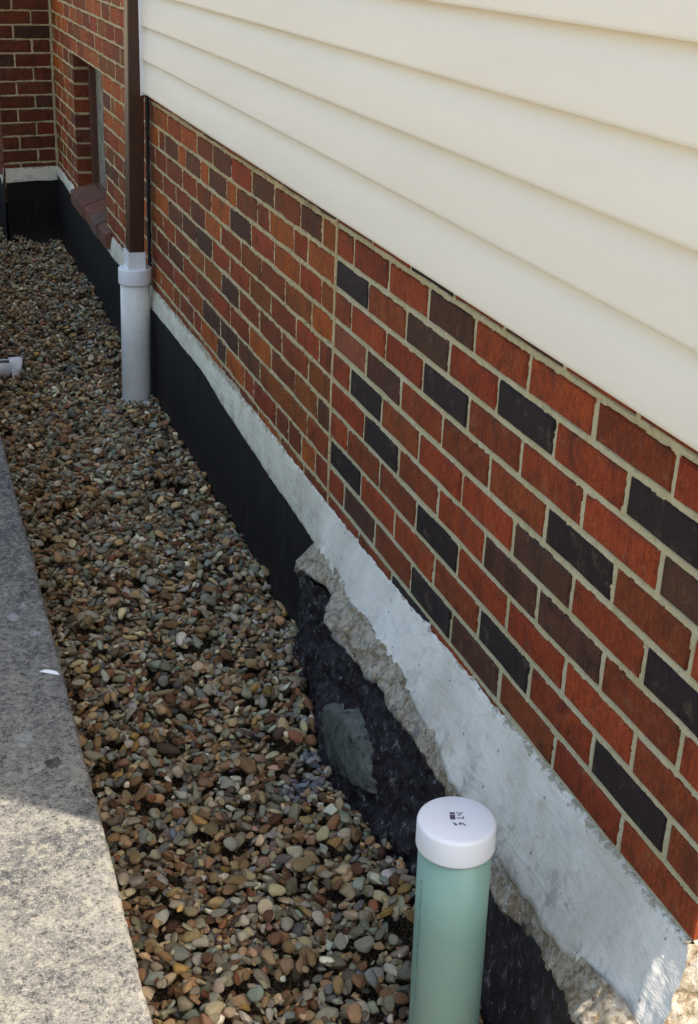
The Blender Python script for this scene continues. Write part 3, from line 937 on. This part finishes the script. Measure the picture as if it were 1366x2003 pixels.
# beige broken footing ledge, only along the near stretch
ys2 = np.arange(-1.60, 0.082, 0.004)
lx = interp(ys2, LX) + 0.016 * fbm(ys2 * 15, ys2 * 0, 13, 4) * np.clip((0.06 - ys2) / 0.05, 0, 1) + 0.004 * fbm(ys2 * 95, ys2 * 0 + 5, 14, 2)
bx2 = interp(ys2, BX); bz2 = interp(ys2, BZ)
rows = []
for i in range(13):
    t = i / 12
    x = bx2 + 0.006 + (lx - bx2 - 0.006) * t
    z = bz2 + 0.012 - 0.034 * t ** 0.8 - 0.006 * t
    k = np.clip((0.075 - ys2) / 0.06, 0, 1)
    z = z + k * (0.016 * fbm(ys2 * 17, x * 26, 15, 4) + 0.008 * fbm(ys2 * 70, x * 90, 16, 3)) * min(1.0, t * 3)
    rows.append((x, z))
lipz = rows[-1][1]
rows.append((lx - 0.001, lipz - 0.006)); rows.append((lx + 0.004, lipz - 0.014)); rows.append((lx + 0.03, lipz - 0.02))
ribbon('broken_footing', ys2, rows, M_LEDGE, fnd)

# black coating: smooth on the far stretch
ys3 = np.arange(0.04, 4.861, 0.012)
rows = []
tz = interp(ys3, BZ) + 0.02
for i in range(15):
    t = i / 14
    z = tz + (-1.25 - tz) * t
    x = -0.0075 - 0.003 * fbm(ys3 * 5, z * 4, 17, 3) - 0.0012 * fbm(ys3 * 40, z * 30, 18, 2)
    if t > 0.25: x = x - 0.004 * (t - 0.25)
    rows.append((x, z))
ribbon('black_coating', ys3, rows, M_TAR, fnd)

# rough tarred face under the broken footing
ys4 = np.arange(-1.60, 0.10, 0.004)
lx4 = interp(ys4, LX); mx4 = interp(ys4, MX); lz4 = interp(ys4, BZ) - 0.044
rows = []
smooth_end = np.clip((-0.85 - ys4) / 0.15, 0, 1)      # towards the near corner the face is flat again
for i in range(46):
    t = i / 45
    z = lz4 + 0.012 + (-1.22 - lz4) * t
    cave = 0.018 * np.sin(min(t * 2.4, 1) * math.pi) * (1 - 0.7 * smooth_end)
    edge = np.clip((0.085 - ys4) / 0.05, 0, 1)
    x = (lx4 + 0.007) * (1 - min(1, t * 1.25)) + mx4 * min(1, t * 1.25) + cave * 0.6
    nse = 0.030 * fbm(ys4 * 12, z * 12, 19, 4) + 0.016 * np.abs(fbm(ys4 * 34, z * 30, 20, 3)) * 1.6 - 0.006 + 0.004 * fbm(ys4 * 90, z * 90, 22, 2)
    x = x + nse * (1 - 0.85 * smooth_end) * edge
    x = np.minimum(x, -0.006)
    rows.append((x, z))
ribbon('rubble_face', ys4, rows, M_ROUGH, fnd)

# grey-green mortar patch trowelled on the rubble face
def patch():
    pts = [(-0.275, -1.01), (-0.32, -0.955), (-0.40, -0.935), (-0.47, -0.905), (-0.535, -0.905), (-0.575, -0.925), (-0.60, -0.965), (-0.635, -0.995), (-0.625, -1.025), (-0.585, -1.045), (-0.53, -1.06), (-0.45, -1.085), (-0.36, -1.12), (-0.28, -1.13), (-0.26, -1.07)]
    c = np.mean(np.array(pts), 0)
    Vp, Fp = [], []
    R = 9; nA = 84
    ring = []
    P2 = np.array(pts + [pts[0]])
    s = np.linspace(0, len(pts), nA, endpoint=False)
    bd = np.stack([np.interp(s, np.arange(len(P2)), P2[:, j]) for j in range(2)], 1)
    for r in range(R + 1):
        f = (r / R) ** 0.75
        for i in range(nA):
            y, z = c + (bd[i] - c) * 0.94 * f * (1 + (0.10 * float(fbm(np.array(s[i] * 1.3), np.array(1.0), 33, 2)) if r >= R - 2 else 0))
            base = float(interp(y, MX)) * 0.55 + float(interp(y, LX)) * 0.45 
            x = base - 0.003 + 0.009 * float(fbm(np.array(y * 22), np.array(z * 22), 34, 3)) - 0.004 * (1 - f)
            if r == R: x += 0.030
            if r == R - 1: x += 0.008
            Vp.append((x, y, z))
    for r in range(R):
        for i in range(nA):
            a = r * nA + i; b = r * nA + (i + 1) % nA
            Fp.append((a, a + nA, b + nA, b))
    return mesh('mortar_patch', Vp, Fp, True)


place('mortar_patch', patch(), M_PATCH, fnd)

# parging and black coating on the back return and on the near end
def ret_strip(name, y0, y1, zt, zb, x, mat, basis, parent, wob, seed, step=0.01, rows_n=10, xt=0.0):
    yy = np.arange(y0, y1 + 1e-6, step)
    rws = []
    ztv = zt + wob * fbm(yy * 14, yy * 0, seed, 3); zbv = zb + wob * fbm(yy * 9, yy * 0 + 3, seed + 1, 3)
    for i in range(rows_n + 1):
        t = i / rows_n
        z = ztv + (zbv - ztv) * t
        rws.append((xt * (1 - t) + x * t + 0.0025 * fbm(yy * 18, z * 18, seed + 2, 3), z))
    X = np.stack([r[0] for r in rws], 1); Z = np.stack([r[1] for r in rws], 1); Y = np.tile(yy[:, None], (1, X.shape[1]))
    Vv = np.stack([X, Y, Z], -1).reshape(-1, 3)
    B = np.array(basis); Vv = Vv @ B[:3, :3].T + B[:3, 3]
    F_ = grid_faces(len(yy), X.shape[1])
    return place(name, fast_mesh(name, Vv, F_), mat, parent)


ret_strip('parging', 0.0, BW + 0.004, -0.70, -0.775, -0.012, M_PARGE, B_BACK, fnd, 0.006, 61, xt=-0.004)
ret_strip('black_coating', 0.0, BW + 0.006, -0.765, -1.25, -0.010, M_TAR, B_BACK, fnd, 0.005, 65, rows_n=14, xt=-0.006)
ret_strip('parging', -0.004, SW, -0.70, -0.775, -0.012, M_PARGE, B_SIDE, fnd, 0.006, 71, 0.03, xt=-0.004)
ret_strip('black_coating', -0.006, SW, -0.765, -1.25, -0.010, M_TAR, B_SIDE, fnd, 0.005, 75, 0.03, xt=-0.006)
Ve, Fe = [], []
xs_e = np.concatenate([[0.0], np.linspace(0.012, 0.3, 24), np.linspace(0.33, 1.7, 30)])
rows_e = edge_line + [(edge_line[-1][0], edge_line[-1][1] - 0.01, -0.86), (edge_line[-1][0], edge_line[-1][1] - 0.02, -1.1)]
for (x, y, z) in rows_e:
    for q, dxx in enumerate(xs_e):
        wob = float(0.012 * fbm(np.array((x + dxx) * 18), np.array(z * 18), 83, 3)) if q else 0.0
        Ve.append((x + dxx, y - 0.004 * min(1, dxx / 0.02) + wob, z))
nq = len(xs_e)
for a in range(len(rows_e) - 1):
    for q in range(nq - 1):
        Fe.append((a * nq + q, (a + 1) * nq + q, (a + 1) * nq + q + 1, a * nq + q + 1))
place('broken_corner', mesh('broken_corner', Ve, Fe, True), M_LEDGE, fnd)

# ------------------------------------------------------------------ vinyl siding
sid = empty('vinyl_siding', (0, 0.3, 0.0), 'cream vinyl clapboard siding hanging over the brick, with white corner trim', 'siding')
EXPO = 0.1078; S0 = 0.004
YS0, YS1 = CORNER + 0.046, 2.055
npan = 30
for i in range(npan):
    z0 = S0 + EXPO * i
    step = 0.03 if i < 6 else 0.4
    yy = np.arange(YS0, YS1 + 1e-6, step)
    if yy[-1] < YS1: yy = np.append(yy, YS1)
    wav = 0.0011 * fbm(yy * 1.3, yy * 0 + i, 91, 3)
    sag = 0.0012 * fbm(yy * 0.9, yy * 0 + i * 3.1, 95, 2)
    prof = [(-0.0105, 0.002), (-0.022, -0.0042), (-0.0335, -0.0038), (-0.0345, -0.0028), (-0.0347, 0.003), (-0.0335, 0.018), (-0.0300, 0.050), (-0.0245, 0.080), (-0.0138, EXPO - 0.008), (-0.0110, EXPO + 0.012)]
    rws = [(p[0] + wav * (1 if j < 6 else 0.5), z0 + p[1] + sag) for j, p in enumerate(prof)]
    ribbon('siding_panel', yy, rws[::-1], M_SIDING, sid)
# J trim and corner post
boxes('corner_trim', [((-0.040, YS1 - 0.004, -0.008), (-0.010, YS1 + 0.004, 3.24)), ((-0.040, YS1 + 0.004, -0.012), (-0.034, YS1 + 0.060, 3.24)), ((-0.034, YS1 + 0.052, -0.012), (-0.0, YS1 + 0.060, 3.24))], M_WHITE, sid, 0.0012)
boxes('corner_trim', [((-0.040, YS0 - 0.018, -0.004), (-0.034, YS0 + 0.03, 3.24)), ((-0.034, YS0 - 0.018, -0.004), (0.06, YS0 - 0.013, 3.24))], M_WHITE, sid, 0.0012)

# ------------------------------------------------------------------ the house mass behind all that
house = boxes('house', [((0.125, CORNER + 0.09, -0.72), (0.3, 9.0, 0.80)), ((0.3, CORNER + 0.09, -0.72), (7.0, 9.0, 3.3)), ((0.012, CORNER + 0.012, 0.032), (0.124, 2.13, 3.26)), ((0.01, 2.132, 0.745), (0.2999, 4.70, 3.26)), ((-0.29, 4.80, 0.742), (0.299, 9.0, 3.26))], M_SHEATH)
tag(house, 'bulk of the two storey house behind the brick and siding', 'house')
rf = boxes('roof', [((-0.25, CORNER - 0.02, 3.30), (7.3, 9.3, 3.42))], M_ROOF, house)
boxes('foundation_block', [((0.02, CORNER + 0.05, -1.4), (0.1245, 4.95, -0.79))], M_SHEATH, house)
boxes('end_foundation', [((0.03, CORNER + 0.03, -1.4), (7.0, CORNER + 0.089, -0.60))], M_SHEATH, house)

# ------------------------------------------------------------------ downspout
def rect_tube(name, sections, mat, parent, bev=0.0035):
    """sections: (xc,yc,z,hx,hy)"""
    Vv, Ff = [], []
    per = []
    for (xc, yc, z, hx, hy) in sections:
        ring = []
        for (sx, sy) in ((-1, -1), (1, -1), (1, 1), (-1, 1)):
            for q in range(4):
                a0 = {(-1, -1): math.pi, (1, -1): 1.5 * math.pi, (1, 1): 0, (-1, 1): 0.5 * math.pi}[(sx, sy)]
                a = a0 + q / 3 * math.pi / 2
                ring.append((xc + sx * (hx - bev) + bev * math.cos(a), yc + sy * (hy - bev) + bev * math.sin(a), z))
        per.append(len(ring)); Vv += ring
    n = per[0]
    for j in range(len(sections) - 1):
        for i in range(n):
            a = j * n + i; b = j * n + (i + 1) % n
            Ff.append((a, b, b + n, a + n))
    Ff.append(tuple(range(n))[::-1]); Ff.append(tuple(range((len(sections) - 1) * n, len(sections) * n)))
    me = mesh(name, Vv, Ff)
    return place(name, me, mat, parent)


PX, PY = -0.066, 2.10
ds = empty('downspout', (PX, PY, -0.55), 'brown rectangular metal downspout running down the brick corner', 'downspout')
def dsx(z): return -0.0665 + (z + 0.55) * 0.0215
secs = []
for z in (-0.60, -0.3, 0.0, 0.3, 1.0, 2.0, 3.28):
    secs.append((dsx(z), PY, z, 0.0275, 0.038))
rect_tube('pipe_length', secs, M_DOWN, ds, 0.005)
# ------------------------------------------------------------------ white drain pipe under it
dp = empty('drain_pipe', (PX, PY, -1.16), 'dusty white round drain pipe standing in the gravel under the downspout', 'pipe')
def dax(z): return (-0.0685 + (z + 0.62) * 0.0145, PY)
V_, F_ = lathe([(0.0535, -1.30), (0.0535, -1.2), (0.0535, -0.9), (0.0535, -0.668)], 48, dax)
o = place('pipe_length', mesh('pipe_length', V_, F_, True), M_DRAIN, dp)
V_, F_ = lathe([(0.0545, -0.672), (0.0585, -0.670), (0.0600, -0.667), (0.0605, -0.664), (0.0605, -0.618), (0.0598, -0.6145), (0.0575, -0.612), (0.053, -0.6108), (0.03, -0.6105)], 48, dax)
place('coupling', mesh('coupling', V_, F_, True), M_WHITE, dp)
ax = dax(-0.58)[0]
adp = rect_tube('adapter', [(ax, PY, -0.614, 0.0345, 0.045), (ax, PY, -0.60, 0.0335, 0.044), (ax, PY, -0.553, 0.0335, 0.044)], M_WHITE, dp, 0.005)
# hollow rim of the adapter, flared round the downspout
rect_tube('adapter_rim', [(ax, PY, -0.5528, 0.0345, 0.045), (ax, PY, -0.5500, 0.0345, 0.045)], M_WHITE, dp, 0.005)
V_, F_ = lathe([(0.0545, -1.112), (0.0568, -1.113), (0.0572, -1.117), (0.0572, -1.150), (0.0560, -1.153), (0.0535, -1.154)], 48, dax)
place('collar', mesh('collar', V_, F_, True), M_WHITE, dp)

# ------------------------------------------------------------------ green cleanout pipe in front
GX, GY = -0.196, -1.208
gp = empty('cleanout_pipe', (GX - 0.004, GY, -1.2), 'pale green upright sewer pipe with a white cap, in the foreground', 'pipe')
def gax(z): return (GX + (z + 0.63) * 0.004, GY + (z + 0.63) * 0.05)
V_, F_ = lathe([(0.0535, -1.30), (0.0535, -1.0), (0.0535, -0.8), (0.0535, -0.66)], 72, gax)
place('pipe_length', mesh('pipe_length', V_, F_, True), M_GREEN, gp)
cz = -0.6265
capx, capy = gax(cz)
V_, F_ = lathe([(0.0538, cz - 0.0415), (0.0552, cz - 0.0425), (0.0572, cz - 0.0415), (0.0575, cz - 0.039), (0.0573, cz - 0.006), (0.0562, cz - 0.0022), (0.0540, cz - 0.0006), (0.0515, cz), (0.02, cz + 0.0002)], 72, gax)
me = mesh('cap', V_, F_, True)
cap = place('cap', me, M_WHITE, gp)
# moulded print on the cap: solid little block, figures beside it
def flat_quads(name, quads, mat, parent):
    Vq, Fq = [], []
    for q in quads:
        n0 = len(Vq); Vq += list(q); Fq.append(tuple(range(n0, n0 + len(q))))
    return place(name, mesh(name, Vq, Fq), mat, parent)


def stroke(x0, y0, x1, y1, w=0.0016):
    dx, dy = x1 - x0, y1 - y0; l = math.hypot(dx, dy); nx, ny = -dy / l * w / 2, dx / l * w / 2
    # cap-local frame, laid on the cap top
    return [(x0 + nx, y0 + ny), (x0 - nx, y0 - ny), (x1 - nx, y1 - ny), (x1 + nx, y1 + ny)]


def on_cap(q):
    out = []
    for (a, b) in q:
        out.append((capx + (a * 0.94 + b * 0.34), capy + (-a * 0.34 + b * 0.94), cz + 0.0009))
    return out


marks = []
ox, oy = -0.010, 0.0135
marks.append([(ox, oy), (ox, oy - 0.0045), (ox + 0.0075, oy - 0.0045), (ox + 0.0075, oy)])
marks.append([(ox, oy - 0.0060), (ox, oy - 0.0165), (ox + 0.0075, oy - 0.0165), (ox + 0.0075, oy - 0.0060)])
for (a, b, c, d) in ((0.0095, 0.013, 0.0165, 0.012), (0.0165, 0.012, 0.0185, 0.015), (0.0120, 0.0065, 0.0160, 0.0095), (0.0100, 0.001, 0.0195, 0.0005), (0.0195, 0.0005, 0.0192, 0.0052),
                     (0.003, -0.0105, 0.0085, -0.0125), (0.0085, -0.0125, 0.006, -0.0155), (0.006, -0.0155, 0.010, -0.0145), (0.0115, -0.0130, 0.0160, -0.0115), (0.0135, -0.0090, 0.0145, -0.0150), (0.0165, -0.0095, 0.0215, -0.0165)):
    marks.append(stroke(a - 0.010, b, c - 0.010, d))
flat_quads('stamped_mark', [on_cap(q)[::1] for q in marks], M_PRINT, cap)
cap.children[0].matrix_parent_inverse = Matrix.Identity(4)
# lettering running down the pipe
letters = []
rr = random.Random(3)
zz = -0.715
while zz > -0.93:
    hgt = 0.0048
    for part in range(2):
        a0 = math.radians(186 + part * 3.0 + rr.uniform(-0.8, 0.8)); a1 = a0 + math.radians(1.6)
        z1 = zz - hgt * rr.uniform(0.3, 0.95)
        bx_, by_ = gax(zz)
        q = []
        for (a, z) in ((a0, zz), (a0, z1), (a1, z1), (a1, zz)):
            q.append((bx_ + 0.0539 * math.cos(a), by_ + 0.0539 * math.sin(a), z))
        letters.append(q[::-1])
    zz -= hgt + 0.0022
    if rr.random() < 0.12: zz -= 0.008
flat_quads('printed_lettering', letters, M_LETTER, gp)

# ------------------------------------------------------------------ broken white fitting sticking out of the slab side
ft = empty('drain_stub', (-0.64, 2.44, -1.06), 'broken white plastic pipe end poking into the gravel from the left', 'pipe')
Vs, Fs = [], []
seg = 28; L0, L1 = -0.67, -0.50
def ringx(x, r, cz_, cy_, tilt=0.0):
    return [(x + tilt * math.sin(2 * math.pi * i / seg) * r, cy_ + r * math.cos(2 * math.pi * i / seg), cz_ + r * math.sin(2 * math.pi * i / seg)) for i in range(seg)]
fz, fy = -1.070, 2.44
prof = [(-0.67, 0.034), (-0.56, 0.034), (-0.555, 0.0345), (-0.512, 0.0345), (-0.511, 0.040), (-0.478, 0.041), (-0.470, 0.039), (-0.466, 0.034), (-0.470, 0.031), (-0.60, 0.030)]
for (x, r) in prof: Vs += ringx(x, r, fz, fy, 0.25 if x > -0.48 else 0)
for j in range(len(prof) - 1):
    for i in range(seg):
        a = j * seg + i; b = j * seg + (i + 1) % seg
        ang = math.degrees(2 * math.pi * (i + 0.5) / seg)
        # the broken-out bites in the socket wall
        if j in (3, 4, 8, 7) and 195 < ang < 235: continue
        if j in (2, 3, 8) and 100 < ang < 130: continue
        Fs.append((a, b, b + seg, a + seg))
place('stub_shell', mesh('stub_shell', Vs, Fs, True), M_WHITE, ft)
flap = boxes('broken_flap', [((-0.505, 2.392, -1.100), (-0.480, 2.398, -1.066))], M_WHITE, ft, 0.001)

# ------------------------------------------------------------------ gravel
def icosphere(sub):
    t = (1 + 5 ** 0.5) / 2
    v = [(-1, t, 0), (1, t, 0), (-1, -t, 0), (1, -t, 0), (0, -1, t), (0, 1, t), (0, -1, -t), (0, 1, -t), (t, 0, -1), (t, 0, 1), (-t, 0, -1), (-t, 0, 1)]
    f = [(0, 11, 5), (0, 5, 1), (0, 1, 7), (0, 7, 10), (0, 10, 11), (1, 5, 9), (5, 11, 4), (11, 10, 2), (10, 7, 6), (7, 1, 8), (3, 9, 4), (3, 4, 2), (3, 2, 6), (3, 6, 8), (3, 8, 9), (4, 9, 5), (2, 4, 11), (6, 2, 10), (8, 6, 7), (9, 8, 1)]
    v = [np.array(p) / np.linalg.norm(p) for p in v]
    for _ in range(sub):
        cache = {}; nf = []
        def mid(a, b):
            k = (min(a, b), max(a, b))
            if k not in cache:
                m = v[a] + v[b]; v.append(m / np.linalg.norm(m)); cache[k] = len(v) - 1
            return cache[k]
        for (a, b, c) in f:
            ab, bc, ca = mid(a, b), mid(b, c), mid(c, a)
            nf += [(a, ab, ca), (b, bc, ab), (c, ca, bc), (ab, bc, ca)]
        f = nf
    return np.array(v), np.array(f)


def stone_shapes(sub, n, seed):
    v, f = icosphere(sub)
    r = np.random.default_rng(seed)
    out = []
    for i in range(n):
        w = v.copy()
        d = np.ones(len(v))
        for k in range(8):      # flatten random facets for an angular, worn look
            nrm = r.normal(size=3); nrm /= np.linalg.norm(nrm)
            h = r.uniform(0.45, 0.85)
            dd = w @ nrm
            over = np.clip(dd - h, 0, None) * 0.9
            w = w - over[:, None] * nrm
        for k in range(3):
            nrm = r.normal(size=3)
            w = w * (1 + 0.07 * np.sin(w @ nrm * 2.2 + r.uniform(0, 6)))[:, None]
        out.append(w)
    return out, f


PAL = np.array([(0.135, 0.070, 0.042), (0.20, 0.125, 0.072), (0.27, 0.19, 0.115), (0.17, 0.150, 0.115), (0.23, 0.215, 0.175), (0.30, 0.30, 0.275), (0.36, 0.29, 0.20),
                (0.18, 0.075, 0.042), (0.085, 0.062, 0.050), (0.30, 0.19, 0.075), (0.26, 0.155, 0.115), (0.19, 0.20, 0.185), (0.46, 0.42, 0.35), (0.105, 0.10, 0.105)])
PW = np.array([9, 15, 18, 17, 15, 8, 8, 1.6, 4, 2.5, 2.5, 9, 4, 3]); PW = PW / PW.sum()


def make_gravel():
    cell = 0.0035
    x0, x1, y0, y1 = -0.70, 0.02, -1.5, 5.7
    nx, ny = int((x1 - x0) / cell), int((y1 - y0) / cell)
    gx = x0 + (np.arange(nx) + 0.5) * cell; gy = y0 + (np.arange(ny) + 0.5) * cell
    XX, YY = np.meshgrid(gx, gy, indexing='ij')
    floor = -1.148 - 0.028 * np.clip((YY - 3.2) / 1.6, 0, 1) - 0.028 * np.exp(-((YY - 2.2) / 0.9) ** 2) + 0.012 * fbm(XX * 5, YY * 5, 41, 3)
    # a shade higher along both walls, and a slight mound towards the camera
    floor = floor - 0.004 + 0.004 * np.clip((XX + 0.45) / 0.4, 0, 1)
    Hm = floor.copy()
    mxw = interp(gy, MX)
    right_lim = np.where(gy > 4.80, -0.30, mxw)
    layers = 2
    r = RNG
    P_, S_, Q_, C_ = [], [], [], []
    area = 0.66 * (y1 - y0)
    n_tot = 80000
    xs = r.uniform(-0.664, -0.004, n_tot * 2); yr = r.uniform(y0 + 0.03, y1 - 0.03, n_tot * 2)
    cnt = 0
    for q in range(n_tot * 2):
        if cnt >= n_tot: break
        s = 0.0069 * math.exp(r.normal(0, 0.42)); s = min(max(s, 0.0030), 0.0145)
        if r.random() < 0.02: s *= 1.35
        a = s * r.uniform(1.0, 1.6); b = s * r.uniform(0.8, 1.1); c = s * r.uniform(0.42, 0.8)
        bx_, by_, bh = None, None, 1e9
        for _ in range(7):
            cx = xs[q] + r.normal(0, 0.016); cy = yr[q] + r.normal(0, 0.016)
            j = int((cy - y0) / cell); i = int((cx - x0) / cell)
            if j < 3 or j >= ny - 3 or i < 3 or i >= nx - 3: continue
            if cx > right_lim[j] - 0.004 or cx < -0.668 + 0.8 * b: continue
            h = Hm[i, j]
            if h < bh: bx_, by_, bh, bi, bj = cx, cy, h, i, j
        if bx_ is None: continue
        # pipes stand clear
        if (bx_ - PX) ** 2 + (by_ - PY) ** 2 < (0.050 + s * 0.4) ** 2: continue
        if (bx_ - (GX - 0.007)) ** 2 + (by_ - (GY - 0.03)) ** 2 < (0.050 + s * 0.4) ** 2: continue
        if bx_ < -0.45 and abs(by_ - 2.44) < 0.045 and bh > -1.115: continue
        yaw_ = r.uniform(0, math.pi)
        k = int(a / cell) + 1
        i0, i1, j0, j1 = max(bi - k, 1), min(bi + k + 1, nx - 1), max(bj - k, 1), min(bj + k + 1, ny - 1)
        dx = gx[i0:i1, None] - bx_; dy = gy[None, j0:j1] - by_
        u = (dx * math.cos(yaw_) + dy * math.sin(yaw_)) / a; v = (-dx * math.sin(yaw_) + dy * math.cos(yaw_)) / b
        rr2 = u * u + v * v
        ins = rr2 < 0.42
        if not ins.any(): continue
        cap_ = np.sqrt(np.clip(1 - rr2, 0, 1)) * c
        Hs = Hm[i0:i1, j0:j1]
        zc = np.max(np.where(ins, Hs + cap_ * 0.8, -9)) - 0.30 * c
        # tilt with the surface under it
        gxs = (Hs[-1].mean() - Hs[0].mean()) / max((i1 - i0 - 1) * cell, 1e-3); gys = (Hs[:, -1].mean() - Hs[:, 0].mean()) / max((j1 - j0 - 1) * cell, 1e-3)
        Hm[i0:i1, j0:j1] = np.where(rr2 < 1, np.maximum(Hs, zc + cap_), Hs)
        P_.append((bx_, by_, zc)); S_.append((a, b, c)); Q_.append((yaw_, max(min(gxs, 0.8), -0.8) + r.normal(0, 0.22), max(min(gys, 0.8), -0.8) + r.normal(0, 0.22)))
        cnt += 1
    P = np.array(P_); S = np.array(S_); Q = np.array(Q_)
    n = len(P)
    ci = r.choice(len(PAL), n, p=PW)
    C = PAL[ci] * np.array((1.42, 1.37, 1.13)) * np.exp(r.normal(0, 0.27, (n, 1))) * r.uniform(0.93, 1.07, (n, 3))
    # pale blue-grey mortar dust fallen by the patch
    for (dx_, dy_, rad) in ((-0.150, -0.40, 0.040), (-0.20, -0.47, 0.045), (-0.165, -0.47, 0.03), (-0.47, -0.54, 0.022), (-0.30, -0.62, 0.02)):
        d = np.hypot(P[:, 0] - dx_, P[:, 1] - dy_)
        m = np.clip(1.25 - d / rad, 0, 1)[:, None] * r.uniform(0.3, 1, (n, 1))
        C = C * (1 - m) + np.array((0.20, 0.24, 0.30)) * m
    # visible ones only: drop those well under the final surface
    ii = ((P[:, 0] - x0) / cell).astype(int); jj = ((P[:, 1] - y0) / cell).astype(int)
    top = Hm[ii, jj]
    vis = P[:, 2] + S[:, 2] > top - 0.019
    P, S, Q, C = P[vis], S[vis], Q[vis], C[vis]
    nearm = (P[:, 1] < -0.35) & (P[:, 2] + S[:, 2] > top[vis] - 0.006)
    allV, allF, allC = [], [], []
    off = 0
    for sub, mask in ((2, nearm), (1, ~nearm & (P[:, 1] <= 2.6)), (0, P[:, 1] > 2.6)):
        shapes, f = stone_shapes(sub, 14, 5 + sub)
        sh = np.stack(shapes)
        idx = np.where(mask)[0]
        which = r.integers(0, len(shapes), len(idx))
        Vv = sh[which] * S[idx][:, None, :] * 1.04
        # tilt about y then x, then yaw
        cyw, syw = np.cos(Q[idx, 0]), np.sin(Q[idx, 0])
        x, y, z = Vv[..., 0], Vv[..., 1], Vv[..., 2]
        X = x * cyw[:, None] - y * syw[:, None]; Y = x * syw[:, None] + y * cyw[:, None]
        tx, ty = Q[idx, 1][:, None], Q[idx, 2][:, None]
        ca, sa = np.cos(np.arctan(tx)), np.sin(np.arctan(tx))
        X, z = X * ca - z * sa, X * sa + z * ca
        cb, sb_ = np.cos(np.arctan(ty)), np.sin(np.arctan(ty))
        Y, z = Y * cb - z * sb_, Y * sb_ + z * cb
        W = np.stack([X + P[idx, 0][:, None], Y + P[idx, 1][:, None], z + P[idx, 2][:, None]], -1)
        nv = W.shape[1]
        Ff = f[None] + (np.arange(len(idx)) * nv)[:, None, None] + off
        allV.append(W.reshape(-1, 3)); allF.append(Ff.reshape(-1, 3)); allC.append(np.repeat(C[idx], nv, axis=0))
        off += len(idx) * nv
    V = np.concatenate(allV); F = np.concatenate(allF); C = np.concatenate(allC)
    me = bpy.data.meshes.new('gravel')
    me.vertices.add(len(V)); me.vertices.foreach_set('co', V.astype(np.float32).ravel())
    me.loops.add(F.size); me.loops.foreach_set('vertex_index', F.astype(np.int32).ravel())
    me.polygons.add(len(F)); me.polygons.foreach_set('loop_start', np.arange(0, F.size, 3, dtype=np.int32)); me.polygons.foreach_set('loop_total', np.full(len(F), 3, dtype=np.int32))
    me.polygons.foreach_set('use_smooth', np.ones(len(F), dtype=bool))
    me.update(calc_edges=True)
    at = me.attributes.new('pebble_colour', 'FLOAT_COLOR', 'POINT')
    at.data.foreach_set('color', np.concatenate([C, np.ones((len(C), 1))], 1).astype(np.float32).ravel())
    print('gravel', len(P), 'stones', len(F), 'tris')
    return me


gravel = place('gravel', make_gravel(), M_PEBBLE)
tag(gravel, 'brown and grey river gravel filling the trench', None, None, 'stuff')
